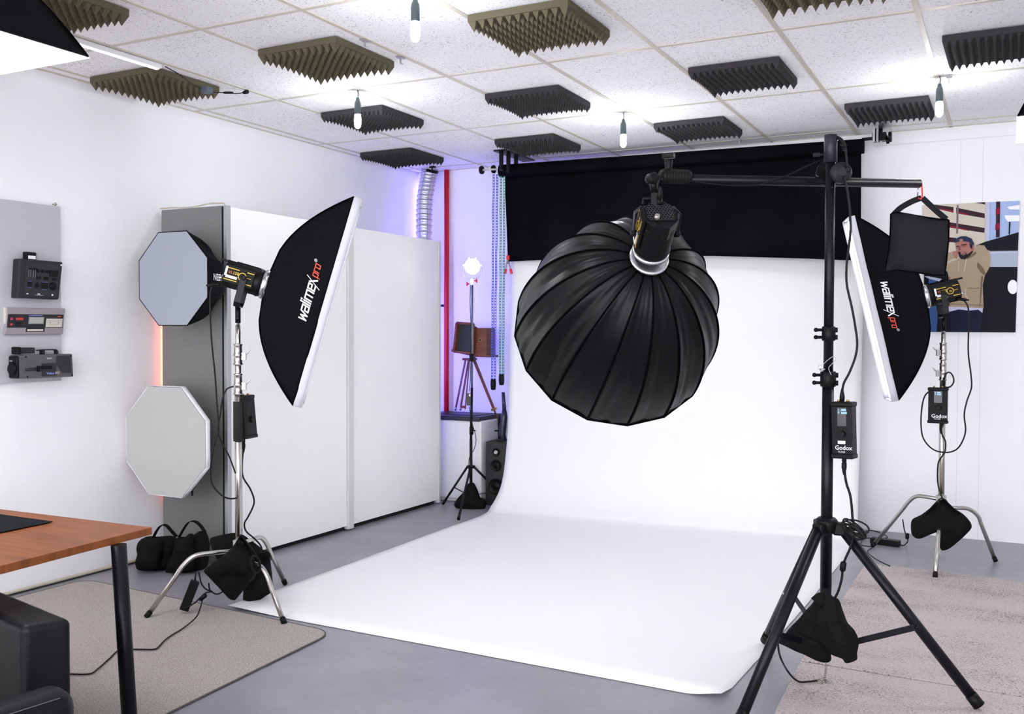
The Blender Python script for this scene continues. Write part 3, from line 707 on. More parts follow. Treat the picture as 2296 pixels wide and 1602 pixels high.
# ---------------- left light, stand, softbox
LC = (-3.553, 3.786)
rS, ringL, nL, aL, bL = strip_softbox('strip_softbox', 'long black strip softbox with white lip on the left steel stand, lettering reading upwards', (-3.194, 4.052, 1.594), .64, -.281, .30, 1.105, .30, 1, (-.125, .078), False, M_diff)
vl, bot = video_light('video_light', 'black studio video light with yellow lines behind the left strip softbox', ringL+nL*.003, nL, bL, aL, 1, -V((0, 0, 1))*.155-nL*.04)
steel_stand('steel_light_stand', 'chrome light stand with bent tube legs beside the grey wardrobe end', (bot.x, bot.y, 0), [(-3.815, 3.433), (-3.147, 3.67), (-3.64, 4.254)], (.30, .255, .33), (1.155, bot.z-.045), .0185)
c = MB(); c.tube([bot+V((0, 0, -.085)), bot+V((0, 0, .004))], .014, 14); c.tube([bot+V((0, 0, -.06)), bot+V((0, 0, -.06))+aL*.03], .006, 8); o = c.build('stand_adapter', M_black, vl)
SX, SY = bot.x, bot.y
n_ = facing((SX, SY, 1)); rgt = V((0, 0, 1)).cross(n_)
c = MB(); c.tube([(SX, SY, .87), (SX, SY, 1.075)], .026, 16); tag(c.build('foam_grip', mat('foam_black', (.012, .012, .012), .95), None), 'black foam grip sleeve on the column of the left chrome stand', 'grip')
# controller hanging at an angle behind left stand
P0 = V((SX, SY, 1))+rgt*.075-n_*.03
cc = aP(563, 935, P0, n_)
exc = (rgt*.45-n_*.9).normalized(); enc = (n_*.45+rgt*.9).normalized(); 
rc, ce = controller('light_controller', 'black light control box hanging edge-on from the left chrome stand', cc+enc*.0, -n_*.85+rgt*.5, V((0, 0, 1))+rgt*(-.08), rgt*.85+n_*.5, .115, .225, .045, False)
def pl(x, y, P0, n): return aP(x, y, P0, n)
Pc = V((SX, SY, 1))
plug('connector', pl(546, 985, P0, n_), (0, 0, -1), rc)
cable('power_cable', 'black cable curving from the left control box down to the sandbags', [pl(x, y, P0, n_) for x, y in ((546, 1004), (543, 1040), (545, 1070), (560, 1095), (569, 1118), (568, 1135), (556, 1160), (548, 1175), (552, 1192), (570, 1208), (583, 1222), (587, 1232), (586, 1240))], .0045)
Pb = V((SX, SY, 1))+n_*.03
cable('head_cable', 'black cable looping down from the left video light behind the chrome column', [pl(x, y, Pb, n_) for x, y in ((495, 637), (482, 640), (473, 650), (471, 690), (474, 760), (482, 840), (486, 900), (490, 960), (486, 980), (478, 1005), (473, 1040), (472, 1070), (478, 1090), (490, 1105), (505, 1116), (520, 1119), (532, 1117))], .0045)
cable('head_cable', 'black cable arcing off the top of the foam grip on the left stand', [pl(x, y, Pb-n_*.0, n_) for x, y in ((524, 867), (510, 872), (502, 885), (497, 905), (494, 930), (488, 965), (496, 990), (512, 1020), (522, 1045), (528, 1062))], .004)
plug('connector', pl(494, 638, Pb, n_), -rgt*1+V((0, 0, -.1)), vl)

# sandbags on left stand
def bag(name, label, outline, P0, n, th, parts=None, seed=0, group='black sandbags', wr=.014):
    r = thing(name, label, 'sandbag', V(P0)-V((0, 0, 0)), group)
    c = MB(); puff(c, [pl(x, y, P0, n) for x, y in outline], n, th, wr, seed)
    c.build('bag_body', M_sandbag, r)
    return r
def strap(r, pts, w, wdir, P0, n, nm='strap'):
    c = MB(); c.ribbon(smooth_pts([pl(x, y, P0, n) for x, y in pts], 5), w, wdir, .004); return c.build(nm, M_sandbag, r)
Pf = V((SX, SY, .3))+n_*.11
r = bag('sandbag', 'black sandbag hanging pointed corner down at the front of the left chrome stand', [(541, 1203), (556, 1222), (566, 1245), (575, 1270), (568, 1300), (548, 1322), (530, 1344), (524, 1347), (512, 1342), (490, 1318), (468, 1295), (457, 1283), (462, 1275), (490, 1255), (515, 1235), (530, 1215)], Pf, n_, .10, seed=1)
strap(r, [(528, 1222), (534, 1210), (541, 1201), (549, 1212), (566, 1232), (582, 1258), (588, 1275)], .034, n_, Pf+n_*.02, n_, 'handle')
c = MB(); c.tube([pl(531, 1213, Pf+n_*.05, n_), pl(545, 1222, Pf+n_*.05, n_)], .012, 10); c.build('strap_wrap', M_sandbag, r)
Pr = V((SX, SY, .3))-n_*.12
bag('sandbag', 'black sandbag slung behind the chrome column at left, only its upper corner showing', [(470, 1210), (500, 1200), (525, 1196), (545, 1200), (580, 1225), (595, 1240), (588, 1262), (560, 1275), (520, 1280), (492, 1260), (480, 1242)], Pr, n_, .09, seed=2)
Pg = V((-3.50, 3.98, .2))
r = bag('sandbag', 'tall black sandbag standing on the corner of the white paper behind the front chrome leg', [(592, 1234), (604, 1240), (607, 1262), (611, 1300), (611, 1326), (585, 1344), (560, 1362), (549, 1367), (545, 1360), (546, 1320), (556, 1285), (570, 1255), (580, 1240)], Pg, n_, .10, seed=3)
strap(r, [(586, 1262), (588, 1245), (596, 1237), (606, 1244), (608, 1256)], .03, n_, Pg+n_*.05, n_, 'handle')
r = thing('coiled_cable', 'small black cable coil hooked on the front of the left sandbag', 'cable', pl(573, 1265, Pf+n_*.08, n_))
Pq = Pf+n_*.08
c = MB()
for k in range(3): c.tube([pl(573+(9+k)*math.cos(t)+3*math.sin(t), 1266+(17+k)*math.sin(t), Pq+n_*(.006*k), n_) for t in [2*PI*j/20 for j in range(20)]], .004, 6, closed=True)
c.tube(smooth_pts([pl(x, y, Pq, n_) for x, y in ((573, 1284), (571, 1292), (566, 1300), (558, 1303))]), .004, 6); c.build('loop', M_cable, r)
# wardrobe sandbags
nW = V((0.35, -1, 0)).normalized()
for k, (ol, hd, lab, sd) in enumerate([
    ([(314, 1212), (330, 1204), (350, 1205), (385, 1203), (398, 1215), (392, 1250), (376, 1277), (335, 1280), (309, 1277), (312, 1255), (316, 1240), (313, 1225)],
     [(343, 1208), (352, 1190), (363, 1178), (374, 1180), (385, 1192), (396, 1204)], 'black sandbag with raised handle against the grey wardrobe end, nearer the wall', 5),
    ([(400, 1205), (425, 1205), (447, 1192), (462, 1195), (466, 1230), (467, 1262), (455, 1278), (400, 1287), (374, 1285), (378, 1262), (390, 1240), (396, 1220)],
     [(398, 1212), (410, 1190), (423, 1172), (437, 1170), (450, 1180), (460, 1195)], 'black sandbag with raised handle against the grey wardrobe end, beside the chrome stand', 6)]):
    P0 = V((-4.30+.0*k, 4.26-.02*k, .1)); r = thing('sandbag', lab, 'sandbag', P0, 'black sandbags')
    c = MB(); puff(c, [pl(x, y, P0, nW) for x, y in ol], nW, .13, .012, sd)
    cx = sum(x for x, y in ol)/len(ol)
    puff(c, [pl(cx+(x-cx)*.62-14, 1240+(y-1240)*.92+2, P0+nW*.085, nW) for x, y in ol], nW, .085, .012, sd+9)
    c.build('bag_body', M_sandbag, r)
    c = MB(); c.ribbon(smooth_pts([pl(x, y, P0, nW) for x, y in hd], 6), .035, nW, .004); c.build('handle', M_sandbag, r)
# adapter hanging off leg
Pa = V((-3.66, 3.60, .2)); na = facing(Pa)
r = thing('power_adapter', 'slim black power adapter hanging by its cord from the left chrome leg', 'power adapter', pl(425, 1350, Pa, na))
A, B = pl(438, 1303, Pa, na), pl(412, 1369, Pa, na); ax = (A-B).normalized(); sx = ax.cross(na).normalized()
c = MB(); c.box((A+B)/2, (.045, .03, (A-B).length), (sx, na, ax)); c.build('brick', M_black, r, .004)
c = MB(); c.tube([pl(437, 1305, Pa, na), pl(439, 1285, Pa, na)], .004, 6); c.build('hanging_loop', M_cable, r)
P_ = [(414, 1364), (428, 1358), (440, 1350), (450, 1340), (462, 1330), (475, 1327), (462, 1322), (452, 1310), (448, 1295), (446, 1284)]
cable('adapter_cord', '', [pl(x, y, Pa+na*.02, na) for x, y in P_], .004, M_cable, r)
c = MB(); c.lathe(pl(447, 1347, Pa+na*.02, na), pl(463, 1334, Pa, na)-pl(447, 1347, Pa, na), [(0, .006), (.008, .011), (.036, .011), (.044, .006)], 12); c.build('ferrite_bead', M_black, r)
pts = [pl(455, 1342, Pa, na)]+[aZ(x, y, z) for x, y, z in ((447, 1370, .06), (437, 1388, .03), (410, 1410, .014), (390, 1422, .014), (370, 1436, .014), (355, 1452, .014), (345, 1457, .014), (320, 1457, .014), (290, 1457, .014), (265, 1460, .014), (248, 1475, .014), (220, 1500, .014), (200, 1512, .014), (150, 1512, .014), (100, 1510, .014))]
cable('floor_cable', 'thin black cable snaking across the brown carpet under the table', pts, .0035)
cable('loop_cable', 'short black cable loop hanging under the left front sandbag', [pl(x, y, Pa-na*.08, na) for x, y in ((468, 1308), (470, 1322), (478, 1330), (487, 1333), (497, 1329), (505, 1322))], .004)

# ---------------- octagonal softboxes at the wardrobe
def octabox(name, label, C, n, R, D, mfront, lipw, word=None, rim_m=None, tilt=0, shallow=False):
    C = V(C); n, a, b_ = frame(n); r = thing(name, label, 'softbox', C-n*D)
    def pt(rad, k, h): an = PI/8+k*PI/4+tilt; return C+n*h+(a*math.cos(an)+b_*math.sin(an))*rad
    def prof(s): return .07+(R-.07)*(s**.30 if not shallow else s)
    c = MB(); c.keep = True
    for k in range(8):
        def g(u, v, k=k):
            s = u; p = pt(prof(s), k, -D*(1-s)).lerp(pt(prof(s), k+1, -D*(1-s)), v); o_ = (pt(1, k+.5, 0)-C).normalized()
            return p-o_*(.015*math.sin(PI*s)*(1-(2*v-1)**2))+V((1, 1, 1))*noise.noise(p*9)*.003
        c.grid(g, 12, 8)
    c.build('fabric_shell', M_nylon if not rim_m else M_nylon, r, 0, .002)
    c = MB(); c.keep = True
    for k in range(8):
        c.grid(lambda u, v, k=k: pt(R+.002, k, lipw*u).lerp(pt(R+.002, k+1, lipw*u), v), 1, 4)
    c.build('rim', rim_m or M_nylon, r, 0, .003)
    c = MB(); c.keep = True
    for k in range(8):
        c.grid(lambda u, v, k=k: C.lerp(pt(R, k, lipw), 1).lerp(C, 0) if False else (C+n*lipw).lerp(pt(R-.002, k, lipw).lerp(pt(R-.002, k+1, lipw), v), u)+n*(noise.noise(((C+n*lipw).lerp(pt(R, k, lipw).lerp(pt(R, k+1, lipw), v), u))*8)*.006*(1-u)), 8, 8)
    c.build('front_diffuser', mfront, r)
    c = MB(); c.lathe(C-n*(D+.015), n, [(0, .068), (.004, .075), (.02, .075), (.024, .06)], 24); c.build('speed_ring', M_steel, r)
    if word:
        k = word[1]; lw = MB()
        o_ = (pt(1, k+.5, 0)-C).normalized(); 
        sp_ = lambda q: pt(prof(q), k, -D*(1-q)).lerp(pt(prof(q), k+1, -D*(1-q)), .5)
        M_ = sp_(.52); ex = (sp_(.35)-sp_(.70)).normalized(); nn = (o_-ex*o_.dot(ex)).normalized(); ey = nn.cross(ex).normalized()
        if ey.z < 0: ey = -ey
        text_into('lettering', word[0], M_print, r, M_-ex*.10-ey*.012+nn*.004, ex, ey, .055, .004, .02)
    return r
octabox('octagonal_softbox', 'unlit octagonal softbox with grey front hanging high on the grey wardrobe end', (-4.385, 4.15, 1.748), (0, -1, 0), .297, .27, M_grey_octa, .004, ('NEEWER', 3))
octabox('octagonal_softbox', 'octagonal softbox with crumpled beige-grey front hanging low on the grey wardrobe end', (-4.466, 4.19, .783), (0.0, -1, .0), .352, .20, M_grey_octb, .034, None, M_white, shallow=True)
cable('black_cord', 'short knotted black cord dangling under the lower octagonal softbox', [aY(x, y, 4.3) for x, y in ((437, 1090), (431, 1098), (424, 1104), (431, 1102), (431, 1112))], .006)

# ---------------- right light, stand, softbox
rS2, ringR, nR, aR, bR = strip_softbox('strip_softbox', 'long black strip softbox with bright white front on the right steel stand, lettering reading downwards', (-.777, 6.49, 1.597), 3.40, -.231, .30, 1.17, .302, -1, (.15, .078), True, M_diff)
vl2, bot2 = video_light('video_light', 'black studio video light with yellow lines in front of the wall poster', ringR+nR*.014, nR, bR, aR, -1, -V((0, 0, 1))*.155-nR*.02)
steel_stand('steel_light_stand', 'chrome light stand with bent tube legs standing before the back wall at right', (bot2.x, bot2.y, 0), [(-.803, 6.867), (-.376, 6.167), (-.067, 6.77)], (.40, .24, .345), (1.19, bot2.z-.045), .0185, -1, .2)
c = MB(); c.tube([bot2+V((0, 0, -.085)), bot2+V((0, 0, .004))], .014, 14); c.build('stand_adapter', M_black, vl2)
RX, RY = bot2.x, bot2.y
nr_ = facing((RX, RY, 1)); rr = V((0, 0, 1)).cross(nr_)
c = MB(); c.tube([(RX, RY, .99), (RX, RY, 1.09)], .026, 16); tag(c.build('foam_grip', mat('foam_black', (.012, .012, .012), .95), None), 'short black foam sleeve above the control box on the right chrome stand', 'grip')
Q0 = V((RX, RY, 1))+nr_*.055
rc2, ce2 = controller('light_controller', 'black light control box with blue display on the right chrome stand', pl(2102, 910, Q0, nr_), rr+nr_*.15, V((0, 0, 1)), nr_-rr*.15, .118, .222, .042)
plug('connector', pl(2110, 948, Q0-nr_*.03, nr_), (0.0, 0, -1), rc2)
plug('connector', pl(2116, 872, Q0-nr_*.03, nr_), (0.0, 0, 1), rc2)
Q1 = V((RX, RY, 1))+nr_*.03
cable('head_cable', 'long black cable looping down right of the right chrome stand', [pl(x, y, Q1, nr_) for x, y in ((2152, 672), (2163, 676), (2171, 692), (2172, 730), (2171, 790), (2177, 840), (2178, 870), (2168, 900), (2162, 930), (2165, 965), (2158, 990), (2145, 1008), (2125, 1015), (2100, 1012), (2082, 1000), (2069, 980), (2065, 950), (2067, 915), (2073, 890), (2085, 877), (2100, 871))], .0045)
plug('connector', pl(2145, 671, Q1, nr_), rr+V((0, 0, -.1)), vl2)
cable('small_loop_cable', 'small black cable loop above the right control box', [pl(x, y, Q1, nr_) for x, y in ((2118, 850), (2122, 838), (2130, 836), (2137, 845), (2138, 858), (2130, 868), (2118, 869), (2110, 871))], .0045)
cable('power_cable', 'black cable running down from the right control box to the sandbag', [pl(x, y, Q1, nr_) for x, y in ((2110, 955), (2113, 975), (2120, 992), (2118, 1015), (2105, 1035), (2102, 1060), (2103, 1085), (2108, 1105), (2114, 1120))], .0045)
Pf2 = V((RX, RY, .35))+nr_*.06
r = bag('sandbag', 'black sandbag folded over the legs of the right chrome stand', [(2108, 1122), (2120, 1120), (2135, 1138), (2158, 1152), (2175, 1170), (2178, 1185), (2160, 1205), (2130, 1230), (2112, 1235), (2106, 1222), (2103, 1195), (2085, 1200), (2060, 1209), (2045, 1200), (2042, 1180), (2046, 1165), (2065, 1155), (2085, 1140)], Pf2, nr_, .13, seed=11)
strap(r, [(2070, 1160), (2085, 1142), (2100, 1126), (2112, 1118), (2125, 1128), (2140, 1142), (2155, 1152)], .03, nr_, Pf2+nr_*.03, nr_, 'handle')
strap(r, [(2108, 1122), (2102, 1145), (2104, 1175), (2106, 1200)], .012, rr, Pf2+nr_*.068, nr_, 'fold_seam')
# adapter & cables on floor at right
q = aZ(1985, 1213, .03); r = thing('power_adapter', 'black power adapter lying on the floor behind the right stand leg', 'power adapter', (q.x, q.y, 0))
c = MB(); c.box((q.x, q.y, .022), (.19, .06, .04), (V((.98, -.2, 0)), V((.2, .98, 0)), V((0, 0, 1)))); c.build('brick', M_black, r, .005)
cable('adapter_cord', '', [aZ(2010, 1217, .02), aZ(2025, 1224, .01), aZ(2035, 1215, .03)]+[pl(x, y, Pf2-nr_*.05, nr_) for x, y in ((2034, 1205), (2028, 1190), (2024, 1165))], .004, M_cable, r)
c = MB(); c.lathe(pl(2034, 1210, Pf2-nr_*.05, nr_), (0, 0, 1), [(0, .006), (.008, .012), (.034, .012), (.04, .006)], 12); c.build('ferrite_bead', M_black, r)
cable('floor_cable', 'thin black cable on the floor between the boom stand and the wall', [aZ(x, y, .012) for x, y in ((1935, 1196), (1950, 1190), (1975, 1196), (1990, 1206), (1965, 1208), (1940, 1208), (1930, 1222), (1955, 1228), (1945, 1238), (1965, 1255), (1995, 1270))], .0035)

# wall poster ----------------------------------------------------------
def pc(x, y, k=0): return aY(2060+x/5.004, 440+y/5.004, YB-.0205-.0004*k)
pm = [mat('print_cream', (205, 197, 182), .5, spec=.12), mat('print_maroon', (52, 26, 42), .5, spec=.12), mat('print_skyblue', (165, 185, 225), .5, spec=.12), mat('print_crimson', (140, 22, 50), .5, spec=.12), mat('print_navyblack', (10, 11, 24), .45, spec=.1),
      mat('print_ledge', (168, 178, 195), .5, spec=.12), mat('print_hoodie', (165, 146, 122), .5, spec=.12), mat('print_hoodie_dark', (112, 96, 80), .5, spec=.12), mat('print_skin', (165, 112, 104), .5, spec=.12), mat('print_hair', (26, 20, 28), .5, spec=.12),
      mat('print_cap', (40, 44, 78), .5, spec=.12), mat('print_jeans', (16, 20, 48), .5, spec=.12), mat('print_hem', (190, 190, 215), .5, spec=.12), mat('print_blue', (52, 80, 130), .5, spec=.12), mat('print_stair', (120, 100, 105), .5, spec=.12), mat('print_skin_dark', (112, 66, 62), .5, spec=.12), mat('print_lamp_reflection', (245, 245, 255), .5, spec=.12)]
r = thing('wall_poster', 'large colour portrait print of a person in beige hoodie and backwards cap, arms behind head', 'poster', aY(2170, 745, YB-.01))
tl, tr_, br_, bl_ = pc(37, 100), pc(1133, 52), pc(1086, 1530), pc(60, 1525)
c = MB(); c.prism([tl, tr_, br_, bl_], (0, .018, 0)); c.build('board', mat('poster_board', (.8, .8, .82), .4), r, .001)
pl_ = MB(); pl_.keep = True; LAY = [0]
def poly(mi, *pts):
    LAY[0] += 1; P = [pc(x, y, LAY[0]) for x, y in pts]; 
    if (P[1]-P[0]).cross(P[2]-P[0]).y > 0: P = P[::-1]
    pl_.add(P, [tuple(range(len(P)))], mi)
poly(0, (37, 100), (1133, 52), (1086, 1530), (60, 1525))
poly(2, (748, 70), (1133, 52), (1120, 500), (748, 500))
for y0, y1 in ((96, 175), (245, 345), (345+60, 480)):
    pass
poly(1, (180, 96), (400, 125), (740, 195), (740, 248), (400, 190), (120, 120)); poly(1, (620, 75), (745, 68), (745, 95), (690, 82))
poly(1, (37, 225), (330, 290), (740, 358), (735, 412), (330, 350), (37, 285)); poly(1, (330, 460), (420, 470), (410, 520), (330, 515))
poly(3, (200, 130), (400, 165), (560, 205), (560, 218), (300, 160)); poly(3, (340, 325), (560, 380), (560, 390), (340, 345))
poly(0, (390, 100), (420, 100), (420, 240), (390, 240)); poly(14, (428, 100), (448, 100), (440, 420), (420, 420))
poly(1, (868, 62), (914, 60), (908, 460), (865, 465)); poly(3, (864, 140), (914, 130), (914, 195), (862, 215)); poly(3, (860, 315), (912, 300), (910, 365), (858, 385))
poly(4, (1012, 290), (1030, 290), (1022, 430), (1008, 430)); poly(16, (990, 122), (1131, 98), (1130, 152), (1020, 148)); poly(12, (750, 72), (800, 69), (790, 500), (748, 500)); poly(16, (965, 215), (1129, 215), (1128, 282), (1000, 285), (970, 250))  # the near-white polygons paint reflections of bright lamps over the print
poly(4, (640, 555), (740, 515), (1120, 405), (1113, 612), (800, 615)); poly(5, (780, 620), (1113, 612), (1108, 795), (780, 800))
poly(12, (800, 628), (1112, 622), (1112, 636), (800, 645))
poly(4, (60, 870), (780, 795), (1108, 795), (1086, 1530), (60, 1525)); poly(13, (110, 900), (200, 960), (215, 1300), (200, 1525), (120, 1525)); poly(5, (60, 900), (110, 900), (260, 930), (230, 960), (120, 930))
poly(16, *[(1055+57*math.cos(t), 1020+80*math.sin(t)) for t in [2*PI*k/20 for k in range(20)] if 1055+57*math.cos(t) < 1103])  # white ellipse painted as a lamp reflected in the poster
# figure
poly(11, (340, 1275), (710, 1275), (705, 1400), (690, 1526), (360, 1526)); poly(12, (335, 1235), (720, 1255), (715, 1312), (670, 1275), (560, 1285), (450, 1272), (340, 1298))
poly(6, (330, 880), (300, 770), (345, 745), (480, 690), (560, 655), (640, 615), (650, 790), (745, 880), (718, 1000), (728, 1260), (560, 1250), (340, 1240), (345, 1000))
poly(6, (300, 690), (305, 640), (350, 630), (400, 618), (425, 640), (395, 690), (330, 730)); poly(8, (375, 622), (425, 610), (440, 650), (430, 700), (395, 690))
poly(6, (640, 575), (665, 548), (735, 555), (795, 640), (806, 720), (790, 810), (745, 885), (700, 840), (650, 790), (645, 700), (628, 600))
poly(7, (650, 790), (660, 740), (720, 800), (752, 865), (735, 890), (690, 850)); poly(7, (545, 690), (640, 620), (648, 650), (590, 690), (520, 715)); poly(7, (545, 1030), (690, 1030), (690, 1036), (545, 1036)); poly(7, (700, 900), (722, 900), (690, 1240), (682, 1240)); poly(7, (340, 905), (352, 900), (352, 1235), (342, 1238)); poly(7, (345, 1205), (728, 1225), (728, 1230), (345, 1211))
poly(8, (590, 545), (625, 560), (620, 610), (590, 620))
poly(8, (412, 520), (425, 500), (560, 500), (602, 560), (602, 620), (565, 670), (520, 700), (470, 690), (440, 640), (420, 590))
poly(9, (440, 620), (470, 630), (520, 625), (545, 655), (602, 610), (610, 620), (575, 670), (520, 710), (475, 705), (455, 680)); poly(8, (472, 632), (515, 628), (528, 650), (500, 665), (470, 655)); poly(15, (475, 648), (520, 642), (510, 655), (480, 660))
poly(9, (565, 530), (600, 545), (600, 600), (580, 580)); poly(9, (415, 565), (450, 555), (450, 563), (418, 573)); poly(9, (475, 545), (535, 538), (540, 548), (478, 556)); poly(15, (428, 575), (448, 572), (448, 580), (430, 582)); poly(15, (490, 562), (525, 558), (525, 567), (490, 570)); poly(15, (450, 560), (462, 560), (470, 600), (450, 610))
poly(10, (405, 525), (412, 480), (470, 452), (530, 450), (590, 475), (622, 530), (618, 560), (600, 545), (555, 512), (470, 505)); poly(8, (452, 492), (470, 478), (495, 482), (495, 505), (460, 506))
poly(0, (445, 730), (451, 730), (448, 840), (442, 840)); poly(0, (530, 700), (537, 700), (512, 850), (506, 850)); poly(0, (522, 1035), (528, 1035), (528, 1110), (560, 1165), (555, 1170), (522, 1115))
pl_.build('portrait_print', pm, r)

# ---------------- top-left and right-edge overhead softboxes
def overhead(label, x0, x1, y0, y1, z, D, hang):
    cx, cy = (x0+x1)/2, (y0+y1)/2
    r = thing('overhead_softbox', label, 'softbox', (cx, cy, z+D), 'overhead softboxes')
    co = [(x1, y1), (x0, y1), (x0, y0), (x1, y0)]
    def cp(s, k):
        X, Y = co[k % 4]; f_ = s**.5; q = .07*(1 if X > cx else -1); w = .07*(1 if Y > cy else -1)
        return V((cx+q+(X-cx-q)*f_, cy+w+(Y-cy-w)*f_, z+D*(1-s)))
    c = MB(); c.keep = True
    for k in range(4):
        c.grid(lambda u, v, k=k: cp(u, k).lerp(cp(u, k+1), v)+(V((cx, cy, z+D*(1-u)))-cp(u, k).lerp(cp(u, k+1), v))*(.05*math.sin(PI*u)*(1-(2*v-1)**2)+.02*noise.noise(cp(u, k).lerp(cp(u, k+1), v)*7)*math.sin(PI*u)), 16, 16)
    c.build('fabric_shell', M_nylon, r, 0, .003)
    c = MB()
    for k in range(4): c.tube([cp(i/14, k) for i in range(15)], .005, 6)
    c.build('rod_seam', M_rib, r)
    c = MB(); c.keep = True
    c.grid(lambda u, v: V((x0-.005+(x1-x0+.010)*u, y0-.005+(y1-y0+.010)*v, z-.004-.05*math.sin(PI*u)*math.sin(PI*v))), 14, 14); c.build('diffuser', M_diff_big, r)
    c = MB(); c.tube([(cx, cy, z+D-.02), (cx, cy, z+D+.03)], .085, 24); c.build('speed_ring', M_blackmetal, r)
    c = MB(); c.tube([(cx, cy, z+D+.02), (cx, cy, ZC-.004)], .012, 12); c.box((cx, cy, ZC-.01), (.1, .1, .012)); c.build('ceiling_rod', M_blackmetal, r)
K = aZ(186, 124, 2.40)
overhead('big lit black softbox hanging face down at the top left edge', K.x-.95, K.x, K.y-.95, K.y+.02, 2.40, .40, 1)
K = aZ(2283, 260, 2.35); K2 = aZ(2289, 318, 2.35)
overhead('lit black softbox hanging face down, only its corner showing at the right edge', K.x, K.x+.8, K.y, K2.y, 2.35, .38, 1)

# ================================================================== BOOM STAND WITH DEEP PARABOLIC SOFTBOX
BX, BY = -.645, 4.0
n_b = facing((BX, BY, 1)); rb = V((0, 0, 1)).cross(n_b)
r = thing('boom_stand', 'tall black boom light stand with thick column and wide tripod legs at right', 'light stand', (BX, BY, 0))
zt = aY(1863, 303, BY).z; zh = aY(1857, 1165, BY).z
c = MB(); c.tube([(BX, BY, .42), (BX, BY, 1.24)], .0225, 24); c.build('column', M_blackmetal, r)
c = MB(); c.tube([(BX, BY, 1.2), (BX, BY, zt-.02)], .019, 24); up_ = c.build('upper_column', M_blackmetal, r)
for y in (420, 496, 574, 651):
    q = aY(1866, y, BY-.021); c = MB(); c.lathe(V((BX, BY, q.z))+n_b*.0195+rb*.006, n_b, [(0, .0045), (.0018, .0045)], 10); c.build('pin_hole', M_dark, up_)
z1 = aY(1863, 365, BY).z
c = MB(); c.lathe((BX, BY, z1), (0, 0, 1), [(0, .022), (.002, .0255), (zt-z1-.002, .0255), (zt-z1, .0245)], 26); tc = c.build('top_sleeve', mat('graphite_metal', (.022, .02, .028), .35, .3, spec=.3), r)
q = aY(1838, 348, BY); c = MB(); c.tube([V((BX, BY, q.z))-rb*.02, V((BX, BY, q.z))-rb*.045], .006, 8); c.box(V((BX, BY, q.z))-rb*.052+V((0, 0, .001)), (.030, .012, .015), (rb, n_b, V((0, 0, 1)))); c.build('wing_knob', M_black, tc, .005)
c = MB(); P_ = [aY(x, y, BY) for x, y in ((1876, 308), (1886, 314), (1892, 325), (1893, 338))]; c.tube(smooth_pts(P_, 4), [.007]*13, 10); c.build('hook', M_black, tc)
z2 = aY(1860, 740, BY).z
for (ya, yb_, rad) in ((732, 765, .0265), (833, 868, .0305)):
    za, zb = aY(1860, yb_, BY).z, aY(1860, ya, BY).z
    c = MB(); c.lathe((BX, BY, za), (0, 0, 1), [(0, rad-.004), (.004, rad), (zb-za-.004, rad), (zb-za, rad-.004)], 24)
    cl = c.build('collar', M_black, r)
    c = MB()
    for dz in (.25, .75):
        q = V((BX, BY, za+(zb-za)*dz)); c.tube([q-rb*(rad-.004), q-rb*(rad+.022)], .006, 8); c.ball(q-rb*(rad+.022), .009, 10)
        c.tube([q+rb*(rad-.004), q+rb*(rad+.008)], .010, 10)
    c.build('clamp_screw', M_black, cl)
c = MB(); c.tube(smooth_pts([aY(x, y, BY-.04) for x, y in ((1836, 830), (1834, 822), (1845, 818), (1856, 808), (1868, 800), (1874, 806), (1866, 816), (1858, 826), (1864, 842))]), .0012, 6); c.tube([aY(1838, 829, BY-.035), aY(1850, 829, BY-.035)], .004, 8); c.build('safety_pin', M_steel, r)
# tripod
Cb = V((BX, BY, 0))
c = MB(); c.lathe((BX, BY, zh-.055), (0, 0, 1), [(0, .030), (.004, .040), (.045, .046), (.055, .040), (.062, .032)], 28); hub = c.build('leg_hub', M_black, r)
feet = [(-.089, 4.056), (-.993, 4.46), (-.86, 3.50)]
feet = [(-.085, 4.045), (-.985, 4.455), (-.855, 3.44)]
for k, (fx, fy) in enumerate(feet):
    d = V((fx-BX, fy-BY, 0)); Ln = d.length; d.normalize(); sd = d.cross(V((0, 0, 1)))
    A = Cb+d*.055+V((0, 0, zh-.03)); B = V((fx, fy, .02))
    c = MB(); c.tube([A, A.lerp(B, .95)], .0205, 18); lg = c.build('leg', M_blackmetal, r)
    c = MB(); t = (B-A).normalized(); c.tube([A.lerp(B, .935), B-t*0.005], [.0225, .0235], 18); c.build('rubber_foot', M_black, lg)
    c = MB(); c.box(Cb+d*.05+V((0, 0, zh-.035)), (.05, .045, .05), (d, sd, V((0, 0, 1)))); c.build('hinge', M_black, lg, .008)
    m_ = A.lerp(B, .56)
    zc_ = .185
    c = MB(); q = Cb+d*.03+V((0, 0, zc_)); c.ribbon([m_-d*.004+sd*.018, q+sd*.018], .024, V((0, 0, 1)), .006); c.build('brace', M_blackmetal, lg)
    c = MB(); c.tube([m_-sd*.022, m_+sd*.026], .006, 8); c.ball(m_+sd*.024, .009, 8); c.build('bolt', M_steel if k == 1 else M_black, lg)
c = MB(); c.lathe((BX, BY, .158), (0, 0, 1), [(0, .022), (.004, .034), (.05, .034), (.054, .022)], 20); c.build('brace_collar', M_black, r)
c = MB(); c.tube([(BX, BY, .13), (BX, BY, .45)], .022, 16); c.build('lower_tube', M_blackmetal, r)
